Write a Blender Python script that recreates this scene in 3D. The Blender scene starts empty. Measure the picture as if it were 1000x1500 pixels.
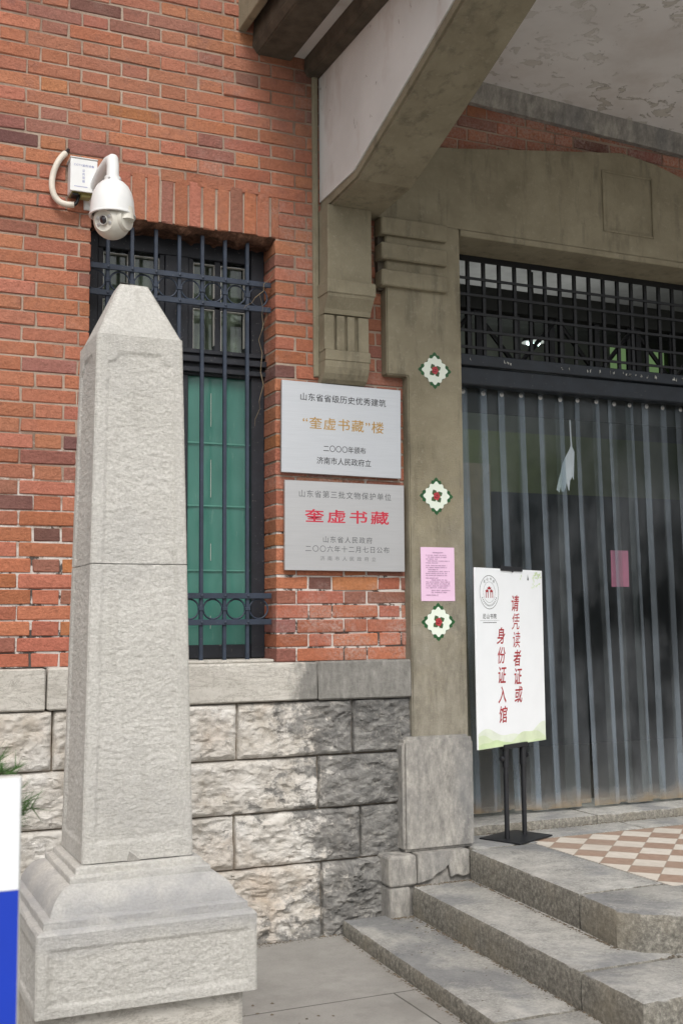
import bpy, bmesh, math, random
import numpy as np
from mathutils import Vector, Matrix

S = bpy.context.scene
R = math.radians
rnd = random.Random(7)
nr = np.random.default_rng(11)

# ------------------------------------------------------------------ camera
cam = bpy.data.cameras.new("camera"); camo = bpy.data.objects.new("camera", cam)
S.collection.objects.link(camo); S.camera = camo
YAW, PITCH, ROLL = R(23.899), R(5.464), R(-0.463)
_f = Vector((math.sin(YAW)*math.cos(PITCH), math.cos(YAW)*math.cos(PITCH), math.sin(PITCH)))
_r = Vector((math.cos(YAW), -math.sin(YAW), 0)); _u = _r.cross(_f)
_r2 = math.cos(ROLL)*_r + math.sin(ROLL)*_u; _u2 = -math.sin(ROLL)*_r + math.cos(ROLL)*_u
mw = Matrix((_r2, _u2, -_f)).transposed().to_4x4(); mw.translation = (0, -5, 1.43)
camo.matrix_world = mw
cam.sensor_width = 36; cam.lens = 1673.65/1500*36; cam.clip_end = 500; cam.clip_start = .05
cam.dof.use_dof = True; cam.dof.focus_distance = 4.9; cam.dof.aperture_fstop = 7

# ------------------------------------------------------------------ sky, sun, exposure
SUN_EL, SUN_AZ = 48, 196      # azimuth clockwise from +y
W = bpy.data.worlds.new("World"); S.world = W; W.use_nodes = True
nt = W.node_tree; bg = nt.nodes["Background"]
sky = nt.nodes.new("ShaderNodeTexSky"); sky.sky_type = 'NISHITA'; sky.sun_disc = False
sky.sun_elevation = R(SUN_EL); sky.sun_rotation = R(SUN_AZ)
sky.air_density = 1.0; sky.dust_density = 4.0; sky.ozone_density = 1.0
hs = nt.nodes.new("ShaderNodeHueSaturation"); hs.inputs['Saturation'].default_value = .3
nt.links.new(sky.outputs[0], hs.inputs['Color']); nt.links.new(hs.outputs[0], bg.inputs[0])
bg.inputs[1].default_value = 0.128
sl = bpy.data.lights.new("sun", 'SUN'); sl.energy = 1.3; sl.angle = R(24); sl.color = (1, .965, .92)
so = bpy.data.objects.new("sun", sl); S.collection.objects.link(so)
sd = Vector((math.sin(R(SUN_AZ))*math.cos(R(SUN_EL)), math.cos(R(SUN_AZ))*math.cos(R(SUN_EL)), math.sin(R(SUN_EL))))
so.rotation_euler = sd.to_track_quat('Z', 'Y').to_euler()
so.location = (0, -12, 14)
S.view_settings.view_transform = 'Standard'; S.view_settings.look = 'None'
S.view_settings.exposure = 0.38; S.view_settings.gamma = 1
S.cycles.max_bounces = 8; S.cycles.transparent_max_bounces = 24
S.cycles.use_denoising = True

# ------------------------------------------------------------------ materials
class Mat:
    def __init__(s, name, rough=.8, metal=0, spec=.5):
        s.m = bpy.data.materials.new(name); s.m.use_nodes = True
        s.nt = s.m.node_tree; s.b = s.nt.nodes["Principled BSDF"]; s.out = s.nt.nodes["Material Output"]
        s.b.inputs['Roughness'].default_value = rough; s.b.inputs['Metallic'].default_value = metal
        s.b.inputs['Specular IOR Level'].default_value = spec
        s.tc = s.nt.nodes.new("ShaderNodeTexCoord")
    def n(s, t, **kw):
        x = s.nt.nodes.new(t)
        for k, v in kw.items(): setattr(x, k, v)
        return x
    def put(s, sock, v):
        if isinstance(v, bpy.types.NodeSocket): s.nt.links.new(v, sock)
        else:
            if isinstance(v, (tuple, list)) and len(v) == 3 and sock.type == 'RGBA': v = (*v, 1)
            sock.default_value = v
    def co(s, scale=(1, 1, 1), loc=(0, 0, 0)):
        mp = s.n("ShaderNodeMapping"); s.nt.links.new(s.tc.outputs['Object'], mp.inputs[0])
        mp.inputs['Scale'].default_value = scale; mp.inputs['Location'].default_value = loc
        return mp.outputs[0]
    def noise(s, scale, detail=5, rough=.55, stretch=(1, 1, 1), loc=(0, 0, 0), dist=0):
        x = s.n("ShaderNodeTexNoise"); s.put(x.inputs['Vector'], s.co(stretch, loc))
        x.inputs['Scale'].default_value = scale; x.inputs['Detail'].default_value = detail
        x.inputs['Roughness'].default_value = rough; x.inputs['Distortion'].default_value = dist
        return x.outputs['Fac']
    def vor(s, scale, feature='F1', stretch=(1, 1, 1)):
        x = s.n("ShaderNodeTexVoronoi", feature=feature); s.put(x.inputs['Vector'], s.co(stretch))
        x.inputs['Scale'].default_value = scale
        return x.outputs['Distance']
    def ramp(s, fac, *stops):
        x = s.n("ShaderNodeValToRGB"); s.put(x.inputs[0], fac); e = x.color_ramp.elements
        while len(e) < len(stops): e.new(.5)
        for el, (p, c) in zip(e, stops):
            el.position = p; el.color = (c, c, c, 1) if isinstance(c, (int, float)) else (*c, 1)
        return x.outputs[0]
    def mix(s, fac, a, b, mode='MIX'):
        x = s.n("ShaderNodeMix", data_type='RGBA', blend_type=mode)
        s.put(x.inputs[0], fac); s.put(x.inputs[6], a); s.put(x.inputs[7], b)
        return x.outputs[2]
    def math(s, op, a, b=0.0, clamp=False):
        x = s.n("ShaderNodeMath", operation=op, use_clamp=clamp); s.put(x.inputs[0], a); s.put(x.inputs[1], b)
        return x.outputs[0]
    def xyz(s):
        x = s.n("ShaderNodeSeparateXYZ"); s.nt.links.new(s.tc.outputs['Object'], x.inputs[0]); return x.outputs
    def attr(s, name):
        return s.n("ShaderNodeAttribute", attribute_name=name).outputs['Color']
    def col(s, c): s.put(s.b.inputs['Base Color'], c); return s
    def bump(s, h, strength=.5, dist=.01):
        x = s.n("ShaderNodeBump"); s.put(x.inputs['Height'], h)
        x.inputs['Strength'].default_value = strength; x.inputs['Distance'].default_value = dist
        s.nt.links.new(x.outputs[0], s.b.inputs['Normal']); return s

def plain(name, c, rough=.7, metal=0, spec=.5, var=.12, scale=9):
    m = Mat(name, rough, metal, spec)
    m.col(m.mix(m.ramp(m.noise(scale), (.3, 0), (.7, 1)), tuple(v*(1-var) for v in c), tuple(min(1, v*(1+var)) for v in c)))
    return m.m

def make_brick():
    m = Mat("brick", .9, spec=.25)
    sx = m.xyz()
    c = m.attr("tone")
    c = m.mix(m.ramp(m.noise(60, 6, .7), (.25, 0), (.8, 1)), m.mix(1, c, (.72, .70, .68), 'MULTIPLY'), m.mix(1, c, (1.22, 1.25, 1.27), 'MULTIPLY'))
    c = m.mix(m.math('MULTIPLY', m.ramp(m.noise(26, 8, .72), (.55, 0), (.72, 1)), .45), c, (.15, .07, .05))
    c = m.mix(m.math('MULTIPLY', m.ramp(m.noise(9, 7, .7, loc=(8, 0, 3)), (.53, 0), (.70, 1)), m.math('ADD', .28, m.math('MULTIPLY', m.math('SUBTRACT', sx[2], 2.8), .22), True)), c, (.20, .10, .085))
    # limey efflorescence, strongest near the entrance, and grey-purple weathering higher up
    lime = m.ramp(m.math('ADD', m.noise(2.6, 6, .62), m.math('MULTIPLY', m.math('SUBTRACT', sx[0], 1.6), .09)), (.54, 0), (.72, 1))
    fine = m.ramp(m.noise(70, 6, .72), (.40, 0), (.62, 1))
    c = m.mix(m.math('MULTIPLY', m.math('MULTIPLY', lime, fine), .6), c, (.50, .42, .38))
    w = m.ramp(m.math('ADD', m.noise(1.3, 5, .6, (1, 1, .7), loc=(3, 1, 2)), m.math('MULTIPLY', m.math('SUBTRACT', sx[2], 3.2), .06)), (.46, 0), (.68, 1))
    c = m.mix(m.math('MULTIPLY', w, .30), c, (.34, .185, .135))
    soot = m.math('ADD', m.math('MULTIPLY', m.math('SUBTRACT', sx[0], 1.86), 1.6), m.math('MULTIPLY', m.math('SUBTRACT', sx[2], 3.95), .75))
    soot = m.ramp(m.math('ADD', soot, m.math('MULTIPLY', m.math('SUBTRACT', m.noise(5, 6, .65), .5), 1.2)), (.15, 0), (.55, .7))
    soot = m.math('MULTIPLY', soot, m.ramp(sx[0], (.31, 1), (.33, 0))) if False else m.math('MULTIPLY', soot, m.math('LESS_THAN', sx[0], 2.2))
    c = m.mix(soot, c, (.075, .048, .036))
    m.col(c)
    m.bump(m.math('ADD', m.noise(95, 7, .7), m.math('MULTIPLY', m.noise(24, 5), 1.3)), 1.0, .007)
    return m.m

def make_mortar():
    m = Mat("mortar", .95, spec=.2)
    sx = m.xyz()
    c = m.mix(m.ramp(m.noise(2.2, 5), (.38, 0), (.6, 1)), (.23, .16, .12), (.40, .32, .255))
    low = m.math('MULTIPLY', m.math('SUBTRACT', 2.3, sx[2]), .35)
    c = m.mix(m.ramp(m.math('ADD', m.noise(9, 6, .7, loc=(4, 0, 0)), low), (.58, 0), (.70, .85)), c, (.62, .58, .54))
    c = m.mix(m.ramp(m.math('ADD', m.noise(11, 6, .7, loc=(0, 4, 9)), m.math('MULTIPLY', low, .5)), (.66, 0), (.70, .9)), c, (.035, .025, .02))
    m.col(c); m.bump(m.noise(120, 5), .8, .006); return m.m

def make_head():
    m = Mat("broken_brick_head", .95, spec=.2)
    m.col(m.ramp(m.noise(22, 8, .75), (.3, (.02, .014, .01)), (.5, (.11, .055, .035)), (.66, (.24, .13, .085)), (.8, (.36, .30, .24)))); m.bump(m.noise(60, 8, .75), 1, .01); return m.m

def make_joint():
    m = Mat("plinth_joint", .95, spec=.2)
    m.col(m.ramp(m.noise(9, 6), (.35, (.085, .068, .05)), (.7, (.27, .23, .18)))); m.bump(m.noise(120, 5), .6, .004); return m.m

def make_face():
    m = Mat("smooth_plaster", .85, spec=.3)
    c = m.ramp(m.noise(2.2, 6, .55), (.3, (.57, .575, .55)), (.7, (.71, .715, .69)))
    c = m.mix(m.math('MULTIPLY', m.ramp(m.noise(3.1, 6, .62, (1, 1.6, .8), loc=(1, 1, 7)), (.54, 0), (.74, 1)), .5), c, (.40, .31, .26))
    chip = m.math('MULTIPLY', m.ramp(m.noise(21, 6, .7, (1, 1, .6), dist=.6), (.665, 0), (.68, 1)), .8)
    c = m.mix(chip, c, (.20, .17, .14))
    m.col(c); m.bump(m.math('SUBTRACT', m.math('MULTIPLY', m.noise(40, 6), .3), chip), .6, .004); return m.m

def make_rock():
    m = Mat("rock_face", .88, spec=.3)
    sx = m.xyz()
    base = m.ramp(m.noise(7, 9, .68), (.28, (.40, .36, .30)), (.48, (.56, .53, .48)), (.7, (.68, .66, .62)))
    base = m.mix(m.math('MULTIPLY', m.ramp(m.noise(2.8, 6, .6, loc=(2, 2, 2)), (.50, 0), (.68, 1)), .5), base, (.44, .33, .23))
    vein = m.ramp(m.noise(11, 10, .78, (.6, 1, 1.5), dist=1.6), (.455, 0), (.485, 1), (.515, 0))
    base = m.mix(m.math('MULTIPLY', vein, .5), base, (.15, .125, .10))
    base = m.mix(m.math('MULTIPLY', m.ramp(m.noise(40, 8, .75, (.7, 1, 1.6)), (.58, 0), (.70, 1)), .4), base, (.30, .26, .21))
    grey = m.ramp(m.noise(11, 10, .76, (.8, 1, 1.2), dist=.9), (.30, (.045, .045, .045)), (.47, (.135, .132, .125)), (.6, (.24, .235, .22)), (.75, (.46, .44, .40)))
    grey = m.mix(m.math('MULTIPLY', m.ramp(m.noise(26, 9, .78, dist=1.2), (.54, 0), (.62, 1)), .5), grey, (.38, .36, .32))
    # dark weathering takes over towards the pier
    g = m.math('ADD', m.math('MULTIPLY', m.math('SUBTRACT', m.math('MINIMUM', sx[0], 2.6), 1.87), 1.35), m.math('MULTIPLY', m.math('SUBTRACT', m.noise(3.0, 7, .70, dist=1.3), .5), 2.2))
    g = m.math('ADD', g, m.math('MULTIPLY', m.math('SUBTRACT', m.noise(16, 8, .78), .5), 1.5))
    g = m.ramp(g, (.0, 0), (.17, .85), (.6, 1))
    m.col(m.mix(g, base, grey))
    m.bump(m.math('ADD', m.noise(26, 10, .74, (.7, 1, 1.5), dist=.8), m.math('MULTIPLY', m.noise(90, 6, .7), .35)), .7, .008)
    return m.m

def make_sill():
    m = Mat("cut_sill_stone", .85, spec=.3)
    sx = m.xyz()
    a = m.ramp(m.noise(5, 8, .6, (1, 1, 3)), (.3, (.48, .455, .405)), (.7, (.64, .615, .56)))
    a = m.mix(m.math('MULTIPLY', m.ramp(m.noise(9, 9, .78, (.5, 1, 2.2), dist=1.0), (.465, 0), (.485, 1), (.515, 0)), .55), a, (.16, .14, .11))
    a = m.mix(m.math('MULTIPLY', m.ramp(m.noise(50, 7, .75), (.52, 0), (.66, 1)), .45), a, (.29, .265, .225))
    b = m.ramp(m.noise(20, 8, .7, (1.6, 1, .6)), (.3, (.10, .098, .09)), (.55, (.20, .195, .18)), (.75, (.34, .33, .30)))
    g = m.math('ADD', m.math('MULTIPLY', m.math('SUBTRACT', sx[0], 1.93), 3.2), m.math('MULTIPLY', m.math('SUBTRACT', m.noise(8, 6, .65, (1.8, 1, .6)), .5), 1.6))
    g = m.math('SUBTRACT', g, m.math('MULTIPLY', m.math('MAXIMUM', m.math('SUBTRACT', sx[0], 2.08), 0), 2.2))
    m.col(m.mix(m.ramp(g, (.0, 0), (.3, .85)), a, b))
    m.bump(m.noise(55, 9, .76), .9, .008); return m.m

def make_step():
    m = Mat("step_stone", .82, spec=.35)
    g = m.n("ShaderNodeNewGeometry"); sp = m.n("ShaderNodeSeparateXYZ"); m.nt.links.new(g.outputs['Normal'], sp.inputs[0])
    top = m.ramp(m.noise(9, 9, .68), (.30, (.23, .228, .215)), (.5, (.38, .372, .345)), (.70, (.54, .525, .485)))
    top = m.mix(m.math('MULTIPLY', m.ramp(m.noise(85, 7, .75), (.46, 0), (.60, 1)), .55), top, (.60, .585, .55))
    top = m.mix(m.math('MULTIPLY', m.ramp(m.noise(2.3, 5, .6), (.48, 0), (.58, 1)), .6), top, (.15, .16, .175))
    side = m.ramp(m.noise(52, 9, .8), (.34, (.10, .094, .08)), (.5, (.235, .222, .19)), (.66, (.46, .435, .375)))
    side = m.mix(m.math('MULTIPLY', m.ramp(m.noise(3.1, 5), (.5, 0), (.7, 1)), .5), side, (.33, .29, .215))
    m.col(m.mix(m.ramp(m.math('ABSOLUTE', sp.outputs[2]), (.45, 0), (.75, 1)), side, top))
    m.bump(m.math('ADD', m.noise(38, 9, .78), m.math('MULTIPLY', m.noise(150, 5, .75), .5)), 1.0, .010); return m.m

def make_cut():
    m = Mat("pier_base_stone", .82, spec=.35)
    c = m.ramp(m.noise(16, 9, .76, (1.3, 1.3, .6)), (.30, (.15, .145, .135)), (.5, (.30, .287, .262)), (.68, (.47, .445, .40)))
    c = m.mix(m.math('MULTIPLY', m.ramp(m.noise(2.6, 5, .6, (1.6, 1.6, .6)), (.5, 0), (.66, 1)), .55), c, (.16, .165, .17))
    c = m.mix(m.math('MULTIPLY', m.ramp(m.noise(45, 6, .7), (.56, 0), (.7, 1)), .35), c, (.5, .47, .42))
    m.col(c); m.bump(m.noise(60, 9, .75), .7, .006); return m.m

def make_stucco():
    m = Mat("stucco", .93, spec=.2)
    sx = m.xyz()
    c = m.ramp(m.noise(5, 8, .6), (.3, (.225, .198, .136)), (.7, (.335, .300, .212)))
    low = m.math('ADD', m.math('MULTIPLY', m.math('SUBTRACT', 2.35, sx[2]), .55), m.math('MULTIPLY', m.math('SUBTRACT', m.noise(6, 7, .65), .5), 1.3))
    c = m.mix(m.ramp(low, (.1, 0), (.7, .75)), c, m.ramp(m.noise(18, 7, .7, (1, 1, .5)), (.3, (.17, .157, .13)), (.65, (.36, .335, .28))))
    c = m.mix(m.math('MULTIPLY', m.ramp(m.noise(7, 6, .65, (2, 2, .35), loc=(1, 5, 0)), (.53, 0), (.68, 1)), .5), c, (.115, .103, .076))
    c = m.mix(m.math('MULTIPLY', m.ramp(m.noise(38, 6, .7), (.56, 0), (.70, 1)), .35), c, (.42, .385, .30))
    m.col(c)
    m.bump(m.math('ADD', m.noise(130, 8, .78), m.math('MULTIPLY', m.noise(16, 6, .7), .8)), .9, .006); return m.m

def make_plaster():
    m = Mat("peeling_plaster", .85, spec=.3)
    c = m.ramp(m.noise(3, 6, .55), (.3, (.66, .635, .62)), (.7, (.76, .74, .73)))
    sx = m.xyz()
    pe = m.ramp(m.noise(9, 7, .6, dist=.7), (.57, 0), (.585, 1))
    reg = m.ramp(m.noise(.9, 3, .5, loc=(5.3, 2.2, 0)), (.36, 0), (.48, 1))
    pm = m.math('MULTIPLY', pe, reg)
    c = m.mix(pm, c, m.ramp(m.noise(12, 6), (.3, (.50, .475, .43)), (.7, (.60, .575, .53))))
    edge = m.math('MULTIPLY', m.ramp(m.noise(9, 7, .6, dist=.7), (.567, 0), (.571, 1), (.578, 1), (.587, 0)), reg)
    c = m.mix(m.math('MULTIPLY', edge, .6), c, (.22, .2, .18))
    c = m.mix(m.math('MULTIPLY', m.ramp(m.noise(1.6, 6, .65, (1, 1, 1.3), loc=(1, 1, 7)), (.52, 0), (.75, 1)), .5), c, (.44, .37, .32))
    m.col(c)
    m.bump(m.math('SUBTRACT', m.math('MULTIPLY', m.noise(60, 5), .15), pm), .8, .004); return m.m

def make_obelisk():
    m = Mat("pale_limestone", .88, spec=.25)
    c = m.ramp(m.noise(3.2, 7, .6), (.3, (.57, .555, .51)), (.7, (.675, .66, .615)))
    c = m.mix(m.math('MULTIPLY', m.ramp(m.noise(120, 5, .7), (.42, 0), (.60, 1)), .4), c, (.33, .315, .28))
    c = m.mix(m.math('MULTIPLY', m.ramp(m.noise(2.0, 6, .65, loc=(7, 3, 0)), (.53, 0), (.7, 1)), .45), c, (.40, .39, .375))
    c = m.mix(m.math('MULTIPLY', m.ramp(m.noise(9, 7, .7, (2.2, 2.2, .22), loc=(2, 6, 0)), (.54, 0), (.70, 1)), .38), c, (.36, .345, .30))
    c = m.mix(m.math('MULTIPLY', m.ramp(m.noise(230, 3, .8), (.64, 0), (.70, 1)), .5), c, (.20, .19, .165))
    sx = m.xyz()
    g = m.math('ADD', m.math('MULTIPLY', m.math('ABSOLUTE', m.math('SUBTRACT', sx[2], .63)), -4.5), m.math('MULTIPLY', m.noise(7, 6, .62), 1.1))
    c = m.mix(m.ramp(g, (.1, 0), (.55, .7)), c, (.335, .335, .345))
    m.col(c); m.bump(m.math('ADD', m.noise(120, 7, .78, (.8, .8, 1.2)), m.math('MULTIPLY', m.noise(48, 6, .7, (.7, .7, 1.3)), .8)), .9, .007); return m.m

def make_paving():
    m = Mat("paving_concrete", .9, spec=.3)
    c = m.ramp(m.noise(4, 9, .65), (.3, (.27, .26, .238)), (.7, (.37, .355, .33)))
    c = m.mix(m.math('MULTIPLY', m.ramp(m.noise(90, 6, .7), (.5, 0), (.65, 1)), .35), c, (.38, .37, .345))
    c = m.mix(m.math('MULTIPLY', m.ramp(m.noise(1.2, 6, .65), (.5, 0), (.7, 1)), .4), c, (.17, .165, .155))
    x = m.n("ShaderNodeTexBrick"); m.put(x.inputs['Vector'], m.co((1, 1, 1), (.38, .9, 0)))
    x.inputs['Scale'].default_value = 1; x.inputs['Brick Width'].default_value = 2.4; x.inputs['Row Height'].default_value = 2.2
    x.inputs['Mortar Size'].default_value = .004; x.inputs['Mortar Smooth'].default_value = .3
    c = m.mix(m.math('MULTIPLY', x.outputs['Fac'], .75), c, (.07, .065, .055))
    c = m.mix(m.math('MULTIPLY', m.ramp(m.noise(160, 4, .8), (.60, 0), (.68, 1)), .5), c, (.10, .095, .085))
    c = m.mix(m.math('MULTIPLY', m.ramp(m.noise(3.3, 8, .7, loc=(3, 3, 0)), (.52, 0), (.62, 1)), .3), c, (.20, .19, .17))
    m.col(c); m.bump(m.math('SUBTRACT', m.noise(110, 8, .8), m.math('MULTIPLY', x.outputs['Fac'], 2)), .9, .006); return m.m

def make_tile():
    m = Mat("checker_tile", .45, spec=.4)
    sx = m.xyz(); D = .197
    dx = m.math('SUBTRACT', sx[0], 3.172-3.2); dy = m.math('SUBTRACT', -.072+.8, sx[1])
    u = m.math('DIVIDE', m.math('ADD', dx, dy), D); v = m.math('DIVIDE', m.math('SUBTRACT', dx, dy), D)
    par = m.math('MODULO', m.math('ADD', m.math('ADD', m.math('FLOOR', u), m.math('FLOOR', v)), 1000), 2)
    fu = m.math('ABSOLUTE', m.math('SUBTRACT', m.math('FRACT', u), .5)); fv = m.math('ABSOLUTE', m.math('SUBTRACT', m.math('FRACT', v), .5))
    gr = m.ramp(m.math('MAXIMUM', fu, fv), (.482, 0), (.492, 1))
    c = m.mix(m.ramp(par, (.4, 0), (.6, 1)), m.ramp(m.noise(30, 5), (.3, (.31, .21, .155)), (.7, (.39, .275, .21))), m.ramp(m.noise(30, 5), (.3, (.60, .545, .47)), (.7, (.68, .63, .56))))
    c = m.mix(gr, c, (.36, .30, .24))
    c = m.mix(m.math('MULTIPLY', m.ramp(m.noise(3, 6), (.45, 0), (.7, 1)), .4), c, (.34, .29, .24))
    m.col(c); m.bump(m.math('MULTIPLY', gr, -1.0), .4, .003); return m.m

def make_iron(name, c, wear=.25):
    m = Mat(name, .5, spec=.45)
    k = m.mix(m.ramp(m.noise(14, 6), (.3, 0), (.7, 1)), tuple(v*.75 for v in c), tuple(v*1.3 for v in c))
    k = m.mix(m.math('MULTIPLY', m.ramp(m.noise(70, 6, .75), (.63, 0), (.68, 1)), wear), k, (.35, .33, .30))
    m.col(k); m.bump(m.noise(90, 4), .25, .002); return m.m

def make_brushed(name, c, rough):
    m = Mat(name, rough, metal=.85)
    n1 = m.noise(6, 8, .75, (1, 1, 60)); 
    m.col(m.mix(m.ramp(n1, (.3, 0), (.7, 1)), tuple(v*.86 for v in c), c))
    m.put(m.b.inputs['Roughness'], m.ramp(n1, (.3, rough-.06), (.7, rough+.08)))
    return m.m

def make_pvc():
    m = Mat("clear_pvc", .25)
    nt_ = m.nt
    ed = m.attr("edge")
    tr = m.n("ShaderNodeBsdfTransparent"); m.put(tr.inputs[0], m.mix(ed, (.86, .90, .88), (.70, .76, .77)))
    df = m.n("ShaderNodeBsdfDiffuse")
    sx = m.xyz()
    dirt = m.ramp(m.math('ADD', sx[2], m.math('MULTIPLY', m.math('SUBTRACT', m.noise(7, 5), .5), .16)), (.0, 1), (.10, 0))
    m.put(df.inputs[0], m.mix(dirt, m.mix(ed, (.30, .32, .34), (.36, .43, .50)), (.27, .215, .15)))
    gl = m.n("ShaderNodeBsdfGlossy"); gl.inputs['Roughness'].default_value = .13; gl.inputs[0].default_value = (.85, .92, 1, 1)
    m1 = m.n("ShaderNodeMixShader")
    film = m.ramp(m.noise(1.9, 6, .62, (1.5, 1, .8)), (.42, .008), (.68, .19))  # soft reflections painted as cloudy pale patches in the plastic
    film = m.math('ADD', film, m.math('MULTIPLY', m.ramp(sx[2], (.05, 1), (.45, .5), (1.1, 0)), .11))  # ground reflection painted in as grey haze towards the bottom
    edge_sheen = m.math('MULTIPLY', ed, m.ramp(m.noise(5, 6, .65, (1, 1, .25)), (.3, .14), (.7, .30)))  # reflections off the curled strip edges, painted in as pale haze
    haze = m.math('ADD', m.math('ADD', film, edge_sheen), m.math('MULTIPLY', dirt, .5), True)
    m.put(m1.inputs[0], haze); nt_.links.new(tr.outputs[0], m1.inputs[1]); nt_.links.new(df.outputs[0], m1.inputs[2])
    lw = m.n("ShaderNodeLayerWeight"); lw.inputs[0].default_value = .18
    m2 = m.n("ShaderNodeMixShader"); m.put(m2.inputs[0], m.math('ADD', m.math('MULTIPLY', lw.outputs['Fresnel'], .42), .012))
    nt_.links.new(m1.outputs[0], m2.inputs[1]); nt_.links.new(gl.outputs[0], m2.inputs[2])
    bp = m.n("ShaderNodeBump"); bp.inputs['Strength'].default_value = .3; bp.inputs['Distance'].default_value = .01
    m.put(bp.inputs['Height'], m.noise(4, 3, .5, (3, 1, .5))); nt_.links.new(bp.outputs[0], gl.inputs['Normal'])
    nt_.links.new(m2.outputs[0], m.out.inputs[0]); return m.m

def make_glass(name, tint, gloss=.12):
    m = Mat(name); nt_ = m.nt
    tr = m.n("ShaderNodeBsdfTransparent"); tr.inputs[0].default_value = (*tint, 1)
    gl = m.n("ShaderNodeBsdfGlossy"); gl.inputs['Roughness'].default_value = .04
    bp = m.n("ShaderNodeBump"); bp.inputs['Strength'].default_value = .12; bp.inputs['Distance'].default_value = .01
    m.put(bp.inputs['Height'], m.noise(5, 2)); nt_.links.new(bp.outputs[0], gl.inputs['Normal'])
    m2 = m.n("ShaderNodeMixShader"); m2.inputs[0].default_value = gloss
    nt_.links.new(tr.outputs[0], m2.inputs[1]); nt_.links.new(gl.outputs[0], m2.inputs[2])
    nt_.links.new(m2.outputs[0], m.out.inputs[0]); return m.m

def make_film():
    m = Mat("green_film", .22, spec=.5)
    c = m.ramp(m.noise(2.2, 4, .5, (1.5, 1, .5)), (.3, (.032, .125, .100)), (.7, (.065, .215, .172)))
    c = m.mix(m.math('MULTIPLY', m.ramp(m.noise(30, 6, .7, (2, 1, .3)), (.6, 0), (.75, 1)), .18), c, (.4, .5, .46))
    m.col(c); m.bump(m.noise(4, 3, .5, (2.5, 1, .6)), .25, .01); return m.m

def emit(name, c, st):
    m = Mat(name); m.put(m.b.inputs['Base Color'], c); m.put(m.b.inputs['Emission Color'], c); m.b.inputs['Emission Strength'].default_value = st
    return m.m

M = dict(brick=make_brick(), mortar=make_mortar(), joint=make_joint(), face=make_face(), rock=make_rock(), sill=make_sill(), step=make_step(), cut=make_cut(),
         stucco=make_stucco(), plaster=make_plaster(), obelisk=make_obelisk(), paving=make_paving(), tile=make_tile(),
         navy=make_iron("navy_painted_iron", (.022, .032, .052)), blackiron=make_iron("black_painted_iron", (.007, .008, .010), .12),
         frame=make_iron("dark_window_paint", (.012, .014, .020), .5), beam_iron=make_iron("slate_painted_beam", (.014, .019, .026), .35),
         darkwood=plain("dark_stained_edge", (.085, .072, .052), .85, var=.35, scale=14),
         steel=make_brushed("brushed_steel", (.66, .68, .70), .42), steel2=make_brushed("dull_brushed_steel", (.61, .61, .61), .40),
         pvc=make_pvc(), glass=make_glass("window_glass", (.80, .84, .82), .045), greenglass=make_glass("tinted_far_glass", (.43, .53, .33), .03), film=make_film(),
         putty=plain("white_putty", (.5, .5, .46), .8), board=plain("white_board", (.86, .89, .91), .35, var=.02),
         white=plain("white_enamel", (.72, .73, .72), .35, var=.05), offwhite=plain("aged_white_plastic", (.62, .60, .53), .4, var=.06),
         conduit=plain("conduit_plastic", (.60, .55, .47), .6, var=.15), blackpl=plain("black_plastic", (.012, .012, .014), .4),
         blackm=plain("black_powder_coat", (.014, .015, .018), .45, var=.25), lens=plain("lens_glass", (.012, .008, .012), .05, spec=.8),
         lens_ring=plain("lens_surround", (.52, .50, .47), .35), brass=plain("olive_connector", (.30, .27, .10), .5),
         inkb=plain("black_ink", (.025, .025, .028), .6), gold=plain("gold_ink", (.42, .25, .055), .45), inkr=plain("red_ink", (.50, .022, .05), .5),
         inkg=plain("grey_ink", (.13, .135, .14), .6), inkred=plain("dark_red_ink", (.36, .018, .025), .6), inkblue=plain("blue_ink", (.22, .25, .48), .6),
         leaf=plain("green_sticker", (.012, .085, .022), .45, var=.3, scale=60), petal=plain("white_sticker", (.74, .80, .70), .4, var=.03), rose=plain("rose_red_sticker", (.42, .035, .045), .45, var=.35, scale=90),
         rosed=plain("rose_dark_sticker", (.20, .01, .02), .45), stem=plain("olive_sticker", (.05, .095, .035), .5, var=.3, scale=60),
         pink=plain("pink_paper", (.76, .53, .70), .8, var=.03), pinkink=plain("faded_print", (.48, .33, .46), .8), pinkdark=plain("magenta_paper", (.42, .13, .22), .8),
         hill1=plain("pale_green_print", (.70, .80, .56), .4), hill2=plain("mid_green_print", (.62, .76, .45), .4), hill3=plain("faint_green_print", (.76, .83, .70), .4),
         brokenhead=make_head(), gritm=plain("grit", (.13, .105, .075), .95, var=.5, scale=60), seam=plain("film_seam", (.09, .26, .21), .4), olive=plain("olive_lit_tone", (.17, .20, .10), .8), navydark=plain("unlit_lower_wall", (.045, .052, .060), .4, var=.4, scale=4), beige=plain("beige_paint", (.30, .26, .19), .8), blue=plain("blue_vinyl", (.002, .035, .42), .55, var=.05), whitev=plain("white_vinyl", (.78, .80, .82), .35, var=.02), alu=plain("board_edge", (.5, .5, .47), .4),
         needle=plain("pine_needles", (.055, .13, .028), .6, var=.5, scale=40), bark=plain("bark", (.09, .06, .04), .9, var=.3), terracotta=plain("clay_pot", (.25, .10, .06), .8), soil=plain("soil", (.05, .035, .025), .95, var=.3),
         inwall=plain("interior_wall_paint", (.13, .14, .12), .9), inceil=plain("interior_ceiling_paint", (.36, .35, .35), .9), dark=plain("dark_interior", (.02, .022, .02), .9),
         infloor=plain("interior_floor", (.10, .09, .08), .4), lamp=emit("lamp_tube", (.75, 1, .95), 3), cloth=plain("white_cloth", (.6, .62, .68), .8, var=.05), twig=plain("dry_twig", (.20, .15, .09), .9), greycurtain=plain("grey_drape", (.34, .36, .29), .9, var=.3))

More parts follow.
